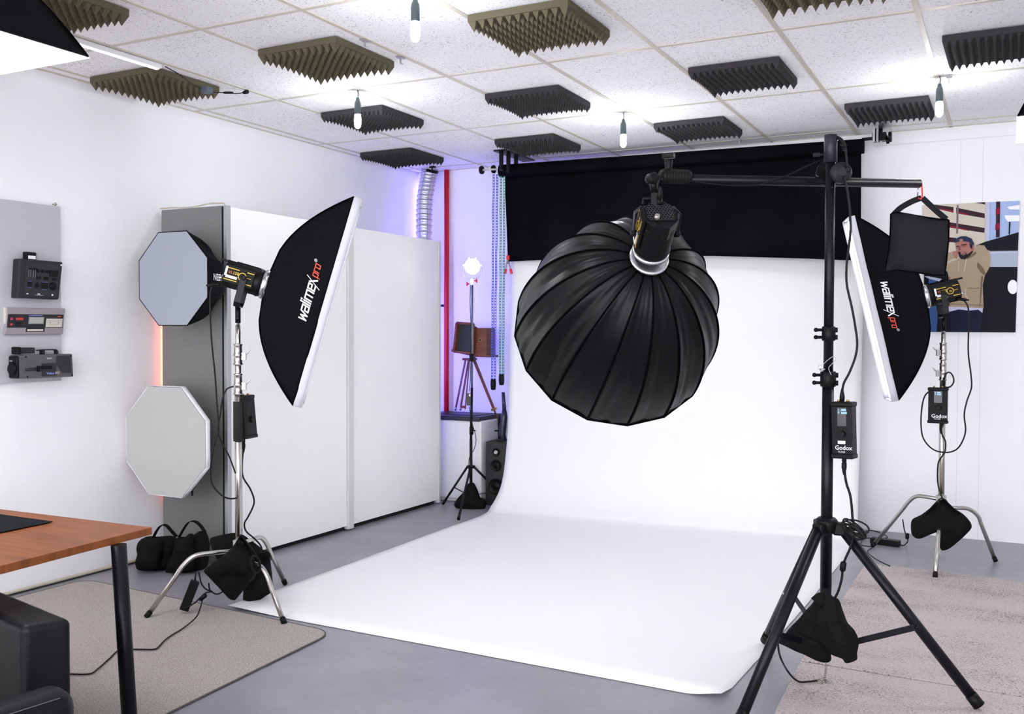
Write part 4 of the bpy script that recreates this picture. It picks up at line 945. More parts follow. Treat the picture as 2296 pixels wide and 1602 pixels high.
# boom arm
bd = V((.505, .5, 0)).normalized(); bo = V((-.035, .035, 0))+V((.0, .03, 0))
def boom_pt(px, py):
    d = ray(px, py); nn = V((bd.y, -bd.x, 0)); return EYE+d*((V((BX, BY, 0))+bo-EYE).dot(nn)/V((d.x, d.y, 0)).dot(nn))
BLp, BRp, BMp = boom_pt(1458, 401), boom_pt(2061, 412), boom_pt(1530, 402)
ar = thing('light_boom', 'long black horizontal boom arm clamped to the top of the tall black stand', 'boom arm', BLp)
c = MB(); c.tube([BMp, BRp], .0185, 20); c.build('outer_tube', M_blackmetal, ar)
c = MB(); c.tube([BLp, BMp.lerp(BRp, .1)], .014, 16); c.build('inner_tube', M_blackmetal, ar)
c = MB()
bdir = (BRp-BLp).normalized(); a0, a1 = boom_pt(1488, 395), boom_pt(1540, 397)
for k in range(9): 
    q = a0.lerp(a1, k/8); c.tube([q-bdir*.011, q, q+bdir*.011], [.024, .028, .024], 16)
c.build('cable_wrap', M_cable, ar)
q = boom_pt(1499, 385); c = MB(); c.tube([q, q+V((0, 0, .045))], [.012, .016], 12); c.box(q+V((0, 0, .06)), (.045, .03, .02)); c.tube([q+V((0, 0, -.01)), q+V((0, 0, .012))], .015, 12); c.build('top_knob', M_black, ar, .003)
cp_ = boom_pt(1866, 388); cq = V((BX, BY, cp_.z)) 
side_ = V((bd.y, -bd.x, 0))    # toward camera-right
c = MB(); qc = boom_pt(1883, 388)
toC = facing(qc)
for (q, rad, th_) in ((aY(1886, 387, BY-.015)+V((0, 0, 0)), .041, .04),):
    ax_ = (toC+rb*.25).normalized(); c.lathe(q-ax_*.03, ax_, [(0, .03), (.005, rad), (.035, rad), (.042, rad*.8), (.046, rad*.45), (.05, rad*.4)], 32)
cl = c.build('clamp_disc', mat('charcoal_rubber', (.014, .014, .017), .5, spec=.25), ar)
c = MB(); ax_ = (toC+rb*.25).normalized(); q = aY(1886, 387, BY-.015)
u_ = ax_.cross(V((0, 0, 1))).normalized(); w_ = u_.cross(ax_)
for k in range(40):
    an = 2*PI*k/40; d_ = u_*math.cos(an)+w_*math.sin(an); c.tube([q+ax_*.0055+d_*.0385, q+ax_*.0125+d_*.030], .0011, 4)
c.build('ridges', M_rib, cl)
c = MB(); a_ = aY(1896, 330, BY-.02); e_ = aY(1901, 381, BY-.02); c.ribbon([a_, a_.lerp(e_, .5), e_], .008, rb, .01); c.tube([e_, e_-rb*.04+V((0, 0, -.005))], .008, 10); c.lathe(e_+n_b*.008, -n_b, [(0, .008), (.003, .012), (.02, .012)], 16); c.tube([a_, a_-rb*.02+V((0, 0, .012))], .007, 8); c.build('crank_handle', M_black, ar)
q = boom_pt(1838, 382); c = MB(); c.prism([boom_pt(x, y)+n_b*.02 for x, y in ((1828, 392), (1832, 378), (1840, 366), (1852, 358), (1856, 380), (1856, 412), (1846, 412), (1840, 400))], -n_b*.05); c.build('clamp_plate', M_black, ar, .004)
c = MB(); c.box(boom_pt(1862, 400)+n_b*.0, (.075, .05, .06), (bdir, side_, V((0, 0, 1)))); c.build('clamp_block', M_black, ar, .008)
cable('boom_cable', 'thin black cable strung along the black boom arm', [boom_pt(x, y)+n_b*.02 for x, y in ((1545, 407), (1600, 414), (1650, 418), (1700, 416), (1720, 410))]+[boom_pt(x, y)+n_b*.03 for x, y in ((1762, 398), (1800, 380), (1830, 367), (1846, 361))], .003)
cable('head_cable', 'long black cable falling from the boom clamp to the control box on the tall stand', [aY(x, y, BY-.03) for x, y in ((1893, 395), (1899, 425), (1905, 470), (1907, 520), (1902, 560), (1898, 600), (1899, 640), (1910, 690), (1918, 735), (1922, 770), (1918, 800), (1905, 835), (1892, 860), (1888, 882))], .0045)
# head
HN = V((-.52, .71, -.48)).normalized(); SC = V((-1.609, 4.118, CAMZ)); DEP = .62
ring = SC-HN*DEP
tail_px = aP(1486, 462, ring-HN*.27, HN.cross(RT).cross(HN) if False else fwd)
hn = (ring-tail_px).normalized()
h_, ha, hb = frame(hn)
top_ = (BLp+bdir*.02+V((0, 0, -.05)))
pvt = ring-hn*.028-hn*.12
yk = top_-V((0, 0, .06))-pvt; yk = yk-ha*yk.dot(ha)
vl3, bot3 = video_light('video_light', 'black video light hanging from the boom arm behind the big round softbox', ring-hn*.028, hn, hb, ha, -1, yk)
c = MB(); c.tube([bot3, top_], .012, 14); c.box(bot3.lerp(top_, .45), (.035, .035, .055)); c.tube([bot3.lerp(top_, .6)-rb*.012, bot3.lerp(top_, .6)-rb*.05, bot3.lerp(top_, .25)-rb*.055], .006, 8); c.build('hanging_spigot', M_black, vl3, .002)
c = MB(); c.lathe(boom_pt(1462, 401)+side_*.028, -side_, [(0, .016), (.01, .022), (.045, .022), (.055, .016)], 18); c.tube([boom_pt(1462, 401), top_], .015, 12); c.tube([boom_pt(1470, 400)-side_*.0, boom_pt(1447, 403)], .007, 8); c.build('end_joint', M_black, ar)
bk = ring-hn*.258
plug('connector', bk+hb*.045, -hn*.5+V((0, 0, 1)), vl3, M_black)
cable('head_cable', 'short black cable from the boom arm into the back of the hanging video light', [bk+hb*.045+(-hn*.5+V((0, 0, 1))).normalized()*.06, boom_pt(1478, 425)+n_b*.03, boom_pt(1480, 408)+n_b*.035, boom_pt(1488, 392)+n_b*.03, boom_pt(1497, 386)+n_b*.02], .005)
# honeycomb grille on rear
c = MB()
for i in range(-4, 5):
    for j in range(-3, 5):
        x = i*.012+(j % 2)*.006; y = j*.0105
        if abs(x) < .052 and abs(y) < .05 and abs(x)+abs(y) < .085:
            q = bk+hn*.002+ha*x+hb*y-hn*.0
            c.tube([q-hn*.004+(ha*math.cos(t)+hb*math.sin(t))*.0058 for t in [PI/6+PI/3*m for m in range(6)]], .0011, 4, closed=True)
c.build('rear_grille', mat('grille_grey', (.03, .03, .035), .5), vl3)
# deep softbox
r = thing('parabolic_softbox', 'huge round black sixteen-rib softbox tilted down over the white paper', 'softbox', ring)
n0, pa, pb = frame(HN); RB = .45
def prf(s): return .075+(RB-.075)*(1-(1-s)**2.1)**.56
def rp(s, k): 
    an = 2.772+k*PI/8; return SC-HN*(DEP*(1-s))+(pa*math.cos(an)+pb*math.sin(an))*prf(s)
c = MB(); c.keep = True
for k in range(16):
    def g(u, v, k=k):
        s = u**1.5; p = rp(s, k).lerp(rp(s, k+1), v); ctr = SC-HN*(DEP*(1-s)); o_ = (p-ctr).normalized()
        wr = .010*noise.noise(V((v*5+k*3.3, s*2.2, k)))*math.sin(PI*v)+.004*noise.noise(V((v*14+k, s*4+k, 2)))*math.sin(PI*v)
        return p-o_*(.014*math.sin(PI*v)*math.sin(PI*min(1, s*.9+.1))+wr)
    c.grid(g, 36, 12)
c.build('fabric_shell', mat('black_satin', (.0035, .0035, .0045), .36, bump=.12, bscale=30, spec=.15), r, 0, .002)
for k in range(16):
    c = MB(); c.tube([rp((i/30)**1.5, k)+(rp((i/30)**1.5, k)-(SC-HN*(DEP*(1-(i/30)**1.5)))).normalized()*.0015 for i in range(31)], .0042, 6); c.build('rib_seam', M_rib, r)
c = MB(); c.tube([rp(1, k) for k in range(16)], .006, 6, closed=True); c.build('rim_seam', M_rib, r)
c = MB(); c.keep = True
for k in range(16): c.grid(lambda u, v, k=k: (SC-HN*.01).lerp(rp(1, k).lerp(rp(1, k+1), v)-HN*.01, u*.99), 6, 2)
c.build('diffuser', mat('softbox_front_glow', (1, 1, 1), .9, emit=.9), r)
c = MB(); c.lathe(ring-HN*.012, HN, [(-.006, .070), (-.005, .079), (.008, .081), (.010, .07)], 32); c.build('speed_ring', M_silver, r)
# counterweight sandbag with carabiner
cw = BRp-bdir*.01; nS = facing(cw); rS_ = V((0, 0, 1)).cross(nS)
r = thing('sandbag', 'black sandbag hanging from the right end of the boom arm as a counterweight', 'sandbag', pl(2060, 600, cw, nS), 'black sandbags')
ol = [(1997, 480), (2010, 476), (2040, 481), (2080, 488), (2110, 492), (2128, 494), (2127, 540), (2122, 590), (2119, 617), (2090, 617), (2050, 611), (2010, 606), (1984, 611), (1987, 590), (1993, 560), (1996, 520)]
c = MB(); puff(c, [pl(x, y, cw, nS) for x, y in ol], (nS+rS_*.15).normalized(), .075, .012, 21, (1, .985, .95, .85, .66, .42, .2)); c.build('bag_body', M_grey_nylon, r)
c = MB(); c.tube([pl(x, y, cw+nS*.01, nS) for x, y in ol], .003, 6, closed=True); c.build('piping', M_rib, r)
for pts in ([(2066, 444), (2045, 452), (2020, 466), (2005, 480)], [(2068, 444), (2085, 460), (2105, 478), (2122, 492)]):
    c = MB(); c.ribbon(smooth_pts([pl(x, y, cw, nS) for x, y in pts], 5), .024, V((0, 0, 1))+nS*.3, .003); c.build('strap', M_grey_nylon, r)
r = thing('carabiner', 'small red carabiner linking the boom arm end to the hanging sandbag', 'carabiner', pl(2065, 445, cw, nS))
c = MB(); c.tube([pl(x, y, cw, nS) for x, y in ((2060, 412), (2064, 409), (2067, 414), (2068, 440), (2065, 447), (2059, 444), (2057, 440))], .0032, 8, closed=False); c.build('body', M_redp, r)
c = MB(); c.tube([pl(2060, 412, cw, nS), pl(2057, 441, cw, nS)], .003, 8); c.build('gate', M_silver, r)
# controller on column
ee = (n_b*.93-rb*.36).normalized(); ex = V((0, 0, 1)).cross(ee); 
rc3, ce3 = controller('light_controller', 'large black light control box with blue display on the tall black stand', aP(1886, 966, V((BX, BY, 1))+n_b*.055+rb*.05, n_b), ex+V((0, 0, .03)), V((0, 0, 1))-ex*.03, ee, .088, .222, .06, True, True)
c3 = aP(1888, 966, V((BX, BY, 1))+n_b*.03, n_b)
plug('connector', aP(1888, 912, V((BX, BY, 1))+n_b*.03, n_b), (0, 0, 1), rc3, M_black)
plug('connector', aP(1893, 1026, V((BX, BY, 1))+n_b*.03, n_b), (0, 0, -1), rc3, M_black)
Pm = V((BX, BY, 1))+n_b*.03
cable('power_cable', 'black cable hanging from the tall stand control box to the cable coil', [aP(x, y, Pm, n_b) for x, y in ((1894, 1045), (1894, 1060), (1898, 1085), (1906, 1110), (1910, 1140), (1912, 1165), (1918, 1185))], .005)
r = thing('cable_coil', 'bunched loops of black cable hooked on the leg hinge of the tall stand', 'cable', aP(1915, 1190, Pm, n_b))
c = MB(); cx_, cy_ = 1915, 1188
for k in range(8):
    ph = .45+.22*math.sin(k*2.1); ra, rb2 = 24+7*math.sin(k*1.7), 9+5*math.cos(k*1.3); ox, oy = 5*math.sin(k*2.9), 6*math.cos(k*1.9)
    c.tube([aP(cx_+ox+ra*math.cos(t)*math.cos(ph)-rb2*math.sin(t)*math.sin(ph), cy_+oy+ra*math.cos(t)*math.sin(ph)*1.1+rb2*math.sin(t)*math.cos(ph), Pm+n_b*(.008*k-.01), n_b) for t in [2*PI*j/26 for j in range(26)]], .0036, 6, closed=True)
c.build('loop', M_cable, r)
r = thing('power_cable', 'black cable with ferrite bead running from the coil down to the base sandbag', 'cable', aP(1890, 1280, Pm, n_b))
cable('cord', '', [aP(x, y, Pm, n_b) for x, y in ((1912, 1205), (1906, 1230), (1895, 1255), (1890, 1275), (1887, 1300), (1880, 1325), (1873, 1340))], .0048, M_cable, r)
c = MB(); c.lathe(aP(1892, 1260, Pm, n_b), aP(1889, 1280, Pm, n_b)-aP(1892, 1260, Pm, n_b), [(0, .007), (.005, .012), (.034, .012), (.04, .007)], 12); c.build('ferrite_bead', M_black, r)
# base sandbag
Pz = V((BX, BY, .35))+n_b*.10; 
r = thing('sandbag', 'large black sandbag draped around the base of the tall black stand', 'sandbag', V((BX, BY, .2)), 'black sandbags')
c = MB(); puff(c, [pl(x, y, Pz, n_b) for x, y in ((1830, 1345), (1855, 1338), (1880, 1345), (1890, 1370), (1902, 1400), (1918, 1418), (1926, 1440), (1922, 1465), (1921, 1480), (1898, 1488), (1888, 1478), (1862, 1468), (1830, 1440), (1790, 1415), (1800, 1385), (1815, 1362))], n_b, .12, .016, 31)
puff(c, [pl(x, y, Pz-n_b*.03+rb*-.02, n_b) for x, y in ((1757, 1425), (1775, 1408), (1810, 1405), (1845, 1425), (1858, 1455), (1864, 1478), (1855, 1487), (1830, 1482), (1790, 1462), (1755, 1442), (1742, 1434))], n_b, .11, .014, 33)
puff(c, [pl(x, y, Pz-n_b*.05, n_b) for x, y in ((1826, 1350), (1850, 1345), (1850, 1440), (1760, 1432), (1790, 1390))], n_b, .08, .012, 35)
c.build('bag_body', M_sandbag, r)
strap(r, [(1828, 1352), (1842, 1342), (1856, 1345), (1862, 1375), (1872, 1410), (1890, 1450)], .045, rb, Pz+n_b*.064, n_b, 'strap')
cable('loop_cable', 'thin black cable looping from the base sandbag down to the chain pile', [pl(1744, 1440, Pz, n_b), pl(1746, 1460, Pz, n_b), pl(1752, 1480, Pz, n_b)]+[aZ(x, y, z) for x, y, z in ((1765, 1504, .04), (1780, 1522, .02), (1795, 1530, .015), (1815, 1529, .015), (1832, 1527, .015))], .004)
# chain
r = thing('metal_chain', 'thin silver metal chain hanging under the base sandbag into a small heap', 'chain', aZ(1842, 1530, 0))
c = MB()
def link(p, t, up, L=.016):
    t = V(t).normalized(); s = t.cross(V(up)).normalized()
    c.tube([p+t*(L*.5*math.cos(a_))+s*(L*.27*math.sin(a_)) for a_ in [2*PI*k/10 for k in range(10)]], .0013, 5, closed=True)
A = pl(1853, 1490, Pz-n_b*.02, n_b); B = aZ(1849, 1526, .01); n = max(6, int((A-B).length/.012))
for k in range(n): link(A.lerp(B, k/n), B-A, rb if k % 2 else n_b)
for k in range(60):
    an = random.random()*2*PI; rr_ = random.random()**.6*.035; q = aZ(1844, 1530, .005)+V((math.cos(an)*rr_, math.sin(an)*rr_, .018*(1-rr_/.04)*random.random())); link(q, (math.cos(an*3), math.sin(an*3), .2*random.random()), (random.random(), random.random(), .5+random.random()))
for k in range(14): link(aZ(1850, 1528, .006).lerp(aZ(1874, 1518, .006), k/13)+V((0, .004*math.sin(k), 0)), (1, random.random()-.3, 0), (0, random.random(), 1))
c.build('links', M_chrome, r)

# ================================================================== CARPETS
def carpet(name, lab, pts, rad, m, h=.007, edge=None):
    P = []; n = len(pts)
    for i, p in enumerate(pts):
        a_ = V((*pts[i-1], 0)); p_ = V((*p, 0)); b_ = V((*pts[(i+1) % n], 0)); d0 = (a_-p_).normalized(); d1 = (b_-p_).normalized(); R_ = rad[i]
        if R_ == 0: P.append(p_)
        else:
            for k in range(7):
                t = k/6; P.append((p_+d0*R_)*(1-t)**2+p_*2*t*(1-t)+(p_+d1*R_)*t*t)
    c = MB(); c.prism([q+V((0, 0, .0005)) for q in P], (0, 0, h)); o = c.build(name, [m], None, .002)
    if edge:
        pass
    return o, P
def f2(x, y): p = aZ(x, y, 0); return (p.x, p.y)
o, P = carpet('carpet', 'brown-grey carpet with rounded corners under the table and left light stand', [f2(748, 1421), (-4.72, 3.80), (-4.74, -.6), (-2.43, -.6), f2(385, 1600)], [.12, .12, .1, .1, 0], M_carpL)
tag(o, o.get('label') or 'brown-grey carpet with rounded corners under the table and left light stand', 'carpet')
c = MB(); c.tube([q+V((0, 0, .006)) for q in P], .004, 6, closed=True); ed = c.build('bound_edge', mat('carpet_binding', (.10, .095, .09), .9), o)
ed.matrix_parent_inverse = Matrix.Identity(4)
sL, sR = f2(1795, 1486), f2(2296, 1568)
o, P = carpet('carpet', 'pinkish beige worn carpet on the right, in front of the right chrome stand', [f2(1942, 1265), f2(2300, 1308), (1.6, 6.2), (1.9, sR[1]+.012), sR and (sR[0], sR[1]+.006), (sL[0], sL[1]+.010)], [0]*6, M_carpR); tag(o, 'pinkish beige worn carpet on the right, in front of the right chrome stand', 'carpet', None)
o, P = carpet('carpet', 'pinkish beige carpet piece at the bottom right under the tall stand legs, nearer the camera', [(sL[0], sL[1]-.010), (sR[0], sR[1]-.006), (1.9, sR[1]), (1.9, .5), (-.55, .5), f2(1738, 1600)], [0]*6, M_carpR); tag(o, 'pinkish beige carpet piece at the bottom right under the tall stand legs, nearer the camera', 'carpet', None)

# ================================================================== TABLE, MAT, SOFA
TZ = .74
ca, cb_, cc_ = aZ(341, 1183, TZ), aZ(0, 1142, TZ), aZ(0, 1270, TZ)
d1 = (cb_-ca).normalized(); d2 = (cc_-ca).normalized(); d1.z = d2.z = 0
r = thing('table', 'cherry wood table with slanted black tube legs at the lower left', 'table', (ca.x-.7, ca.y-.7, 0))
tp = [ca, ca+d1*1.25, ca+d1*1.25+d2*1.9, ca+d2*1.9]
c = MB(); c.prism([p-V((0, 0, .026)) for p in tp], (0, 0, .026)); c.build('tabletop', M_wood, r, .002)
def tleg(t, f):
    c = MB(); c.tube([t, f], [.0255, .0255], 22); c.build('leg', M_blackmetal, r)
t0 = aZ(267, 1222, TZ-.027)
t0 = ca+d1*.06+d2*.155; t0 = V((aZ(266, 1222, TZ-.027).x, aZ(266, 1222, TZ-.027).y, TZ-.027))
fp = aP(292, 1640, t0+V((0, -.02, 0)), facing(t0)); k_ = (t0.z-.004)/(t0.z-fp.z); ft = t0+(fp-t0)*k_
tleg(t0, ft)
for q in ((1.15, .12), (1.15, 1.7), (.1, 1.75)):
    t1 = ca+d1*q[0]+d2*q[1]-V((0, 0, .027)); tleg(t1, V((t1.x, t1.y, .004)))
m0 = aZ(119, 1171, TZ+.003)
r2 = MB(); r2.prism([m0, aZ(-80, 1150, TZ+.001) if False else m0+d1*.75+d2*-.02, m0+d1*.75+d2*.42, m0+d2*.42+d1*.02], (0, 0, .0025)); tag(r2.build('desk_mat', M_mat, None, .001), 'dark desk mat lying on the cherry wood table', 'desk mat')

# sofa: two leather volumes
r = thing('leather_sofa', 'black leather sofa corner with stitched armrest at the bottom left', 'sofa', (-2.7, 1.5, 0))
q0 = aZ(146, 1400, .60); q1 = aZ(62, 1412, .60); q2 = aZ(0, 1357, .60)
# ---- sofa
def rounded_prism(name, P, z0, z1, m, parent, bev):
    c = MB(); c.prism([V((p[0], p[1], z0)) for p in P], (0, 0, z1-z0)); o = c.build(name, m, parent, bev, 0, 5)
    for f in o.data.polygons: f.use_smooth = True
    o.modifiers['bevel'].harden_normals = True
    return o
u_ = V((-.975, .22, 0)).normalized(); v_ = V((.42, .907, 0)).normalized(); c0 = V((q1.x, q1.y, 0))+V((-.005, -.012, 0))
rounded_prism('backrest', [c0, c0+v_*.13, c0+v_*.13+u_*1.5, c0+u_*1.5], .10, .61, M_leather, r, .022)
A, B_, C_, D_ = aZ(-260, 1690, .50), aZ(180, 1550, .50), aZ(130, 1522, .50), aZ(-300, 1655, .5)
rounded_prism('armrest', [A, B_, C_, D_+(A-B_).normalized()*.1], .10, .505, M_leather, r, .05)
c = MB(); sd_ = (B_-A).normalized(); nn_ = V((sd_.y, -sd_.x, 0))
for k in range(60):
    p = A.lerp(B_, .30+.60*k/60)+V((0, 0, -.0065)); p = p-nn_*.014-V((0, 0, .001))
    c.box(p, (.0065, .0018, .0018), (sd_, nn_, V((0, 0, 1))))
c.build('stitching', M_thread, r)
rounded_prism('base', [A+nn_*-.02, B_-nn_*.02, c0+v_*.10, c0+v_*.10+u_*1.4], .02, .12, M_leather, r, .01)

# ================================================================== GREY WALL PANEL WITH OLD GADGETS
PX = XL+.025
b = MB(); pL = [aX(0, 448, PX), aX(135, 462, PX), aX(138, 853, PX), aX(0, 862, PX)]
zt_, zb_ = (pL[0].z+pL[1].z)/2, (pL[2].z+pL[3].z)/2; ye = (pL[1].y+pL[2].y)/2
b.box2((XL+.012, ye-1.3, zb_), (PX, ye, zt_)); tag(b.build('wall_board', mat('light_grey_board', (.46, .46, .49), .55, bump=.08, bscale=60), None, .001), 'light grey board fixed to the left wall behind three old devices', 'board')
p = aX(121, 459, PX); c = MB(); c.ball((PX-.005, ye-.028, zt_+.012), .009, 10); c.tube([(XL, ye-.028, zt_+.012), (PX, ye-.028, zt_+.012)], .004, 8); tag(c.build('screw_eye', M_chrome), 'small silver screw knob on the top edge of the grey board', 'screw')
EXu, EZu, ENu = V((0, 1, 0)), V((0, 0, 1)), V((1, 0, 0))
def dev(px, py, X): return aX(px, py, X)
M_dv = mat('dark_device_grey', (.016, .0155, .019), .5, spec=.3); M_dv2 = mat('device_bezel', (.022, .021, .026), .5, spec=.3); M_silverp = mat('silver_grey_plastic', (.27, .24, .26), .45); M_crm = mat('cream_key', (.55, .52, .45), .5)
M_lcd = mat('grey_lcd', (.36, .36, .33), .3); M_redkey = mat('red_key', (.5, .03, .02), .4); M_bluep = mat('blue_print', (.1, .16, .5), .5); M_violet = mat('violet_print', (.35, .38, .85), .5)
# effects unit
X = -4.735; T = [dev(45, 580, X), dev(141, 588, X), dev(132, 672, X), dev(40, 668, X)]
r = thing('effects_mixer', 'black tabletop effects mixer with knobs and sliders, topmost device on the grey board', 'mixer', T[3])
c = MB(); F_ = T; Bk = [V((PX, p.y+(.004 if k in (1, 2) else 0), p.z)) for k, p in enumerate(T)]
c.add(F_+Bk, [(0, 3, 2, 1), (4, 5, 6, 7), (0, 1, 5, 4), (1, 2, 6, 5), (2, 3, 7, 6), (3, 0, 4, 7)]); c.build('case', M_dv, r, .006)
def on(T, u, v, h=.001):   # u right 0..1, v down 0..1
    top = T[0].lerp(T[1], u); bot_ = T[3].lerp(T[2], u); return top.lerp(bot_, v)+V((h, 0, 0))
def plate(c, T, u0, v0, u1, v1, h=.001, t=.002, mi=0):
    Q = [on(T, u0, v0, h), on(T, u0, v1, h), on(T, u1, v1, h), on(T, u1, v0, h)]; c.prism([q-V((.001, 0, 0)) for q in Q], (t+.001, 0, 0), mi)
def knob(nm, T, u, v, r_, h_, parent, m=M_black):
    c = MB(); c.lathe(on(T, u, v, -.001), (1, 0, 0), [(0, r_), (h_*.8, r_*.92), (h_, r_*.75)], 16); return c.build(nm, m, parent)
c = MB(); plate(c, T, .13, .08, .96, .93, .0005, .0015); c.build('face_plate', M_dv2, r)
for u in (.36, .47, .59): knob('knob', T, u+.06, .28, .0095, .012, r)
knob('jog_dial', T, .81, .66, .023, .012, r)
for u in (.23, .34):
    c = MB(); plate(c, T, u-.004, .22, u+.004, .46, .002, .001); c.build('slider_slot', M_dark, r)
    c = MB(); plate(c, T, u-.025, .22, u+.025, .26, .002, .010); c.build('slider_cap', M_black, r)
    c = MB()
    for k in range(9):
        for s_ in (-.024, .018): plate(c, T, u+s_, .27+.022*k, u+s_+.008, .277+.022*k, .002, .0005)
    c.build('scale_marking', M_label, r)
for (u0, v0, u1, v1) in ((.40, .42, .50, .50), (.58, .42, .68, .50), (.20, .58, .30, .70), (.53, .58, .68, .74), (.70, .24, .90, .40), (.78, .44, .88, .50)):
    c = MB(); plate(c, T, u0, v0, u1, v1, .002, .004); c.build('button_block', M_black, r, .001)
c = MB(); cx, cy = .425, .66; c.prism([on(T, cx-.065, cy, .002), on(T, cx, cy+.09, .002), on(T, cx+.065, cy, .002), on(T, cx, cy-.09, .002)], (.004, 0, 0)); c.build('cursor_pad', M_black, r, .001)
c = MB()
for (u0, v0, u1) in ((.22, .56, .28), (.20, .72, .30), (.54, .56, .58), (.60, .56, .68), (.54, .755, .67)): plate(c, T, u0, v0, u1, v0+.008, .0025, .0004)
c.build('blue_marking', M_bluep, r)
c = MB(); plate(c, T, .945, .065, .98, .11, .002, .001); c.build('white_sticker', M_label, r)
c = MB(); plate(c, T, .19, .875, .235, .90, .0025, .0004); plate(c, T, .45, .87, .52, .895, .0025, .0004); plate(c, T, .40, .91, .60, .915, .0025, .0004); plate(c, T, .80, .87, .84, .91, .0025, .0004); c.build('white_marking', M_label, r)
q = on(T, .27, 0, -.02); c = MB(); c.box(q+V((0, 0, .018)), (.03, .062, .045)); o = c.build('battery_cap', M_black, r, .003)
c = MB(); c.box(q+V((.0155, .003, .012)), (.001, .045, .018)); c.build('paper_tag', M_label, r)
# sequencer
X = -4.775; T = [dev(17, 690, X), dev(147, 692, X), dev(141, 750, X), dev(11, 751, X)]
r = thing('drum_machine', 'silver-grey desktop drum machine with red keys and small display, middle device on the grey board', 'drum machine', T[3])
c = MB(); Bk = [V((PX, p.y, p.z)) for k, p in enumerate(T)]
c.add(T+Bk, [(0, 3, 2, 1), (4, 5, 6, 7), (0, 1, 5, 4), (1, 2, 6, 5), (2, 3, 7, 6), (3, 0, 4, 7)], 0); c.build('case', M_silverp, r, .004)
c = MB(); c.box2((PX, T[0].y-.010, T[3].z), (X-.004, T[0].y-.001, T[0].z)); c.build('cream_side', M_crm, r)
c = MB(); plate(c, T, .02, .24, .97, .74, .001, .001); plate(c, T, .34, .74, .66, .90, .001, .001); c.build('dark_panel', M_dv, r)
for (u0, v0, u1, v1, m_, nm) in ((.06, .37, .10, .46, mat('magenta_key', (.5, .02, .08), .4), 'record_key'), (.15, .37, .27, .46, M_redkey, 'start_key'), (.065, .58, .10, .66, M_redkey, 'small_key'), (.38, .36, .61, .58, M_lcd, 'display'), (.36, .80, .63, .87, M_crm, 'name_plate')):
    c = MB(); plate(c, T, u0, v0, u1, v1, .0015, .003); c.build(nm, m_, r, .0008)
c = MB(); plate(c, T, .366, .34, .63, .60, .001, .002); c.build('display_bezel', M_silverp, r, .0005)
c = MB(); plate(c, T, .67, .40, .96, .72, .0015, .002); c.build('keypad', M_crm, r, .0005)
c = MB()
for (u0, v0, u1, v1) in ((.67, .47, .96, .475), (.74, .50, .89, .505), (.74, .50, .745, .62), (.885, .50, .89, .62), (.74, .62, .89, .625), (.815, .58, .82, .59), (.70, .55, .72, .56), (.91, .55, .93, .56)): plate(c, T, u0, v0, u1, v1, .0035, .0004)
c.build('keypad_line', M_dark, r)
c = MB(); plate(c, T, .145, .55, .255, .585, .001, .003); plate(c, T, .145, .63, .255, .66, .001, .003); c.build('step_key', M_black, r)
c = MB(); plate(c, T, .87, .30, .93, .33, .002, .0005); c.build('red_marking', M_redprint, r)
c = MB(); plate(c, T, .36, .27, .60, .30, .002, .0005); c.build('blue_marking', M_bluep, r)
# camcorder
X = -4.72; T = [dev(43, 797, X), dev(162, 794, X), dev(165, 845, X), dev(44, 850, X)]
r = thing('camcorder', 'old dark grey shoulder camcorder reading Video 8 AF, lowest device on the grey board', 'camcorder', T[3])
y0 = T[0].y-.012
c = MB(); Bk = [V((PX, p.y, p.z)) for p in T]
c.add(T+Bk, [(0, 3, 2, 1), (4, 5, 6, 7), (0, 1, 5, 4), (1, 2, 6, 5), (2, 3, 7, 6), (3, 0, 4, 7)]); c.build('body', mat('camcorder_grey', (.085, .078, .09), .5), r, .004)
c = MB(); c.box2((PX, y0, T[3].z+.002), (X-.001, T[0].y+.006, T[0].z-.004)); c.build('lens_hood', M_black, r, .008)
c = MB(); c.lathe((X-.035, y0-.0, (T[0].z+T[3].z)/2-.01), (0, -1, 0), [(0, .032), (.012, .03)], 20); c.build('lens_ring', M_black, r)
zt2 = T[0].z
c = MB(); a_, b2 = dev(44, 780, X), dev(82, 793, X+.01); c.box2((PX+.02, a_.y, zt2+.008), (X, b2.y, a_.z)); c.build('viewfinder', M_dv, r, .005)
c = MB(); c.box2((X-.055, a_.y-.012, zt2+.004), (X+.004, a_.y+.008, a_.z+.004)); c.build('eyecup', M_black, r, .006)
c = MB(); h0, h1 = dev(96, 785, X), dev(134, 796, X); c.ribbon([V((X-.03, h0.y-.01, h0.z-.003)), V((X-.03, h0.y+.02, h0.z)), V((X-.03, h1.y-.01, h0.z)), V((X-.03, h1.y, h0.z-.008)), V((X-.03, h1.y, zt2-.002))], .03, (1, 0, 0), .006); c.box2((X-.045, h0.y+.012, zt2-.002), (X-.015, h0.y+.024, h0.z)); c.build('carry_handle', M_dv, r)
c = MB(); plate(c, T, .40, .38, .86 if False else .66, .92, .001, .006); c.build('tape_panel', M_dv2, r, .002)
c = MB(); c.prism([on(T, .68, .06, .001), on(T, .67, .40, .001), on(T, .78, .80, .001), on(T, .95, .82, .001), on(T, .95, .06, .001)], (.006, 0, 0)); c.build('cassette_door', mat('door_leatherette', (.022, .02, .024), .7), r, .003)
c = MB(); c.tube([on(T, .10, .62, .006), on(T, .30, .60, .006)], .007, 12); c.build('zoom_tube', M_dv2, r)
c = MB(); c.box(on(T, .33, .60, .006), (.02, .014, .032)); c.box(on(T, .48, .55, .008), (.006, .065, .02)); c.build('switch_cluster', M_black, r, .002)
c = MB()
for u, v in ((.12, .08), (.97, .08), (.14, .93), (.97, .93), (.42, .90)): c.lathe(on(T, u, v, 0), (1, 0, 0), [(0, .005), (.003, .004)], 10)
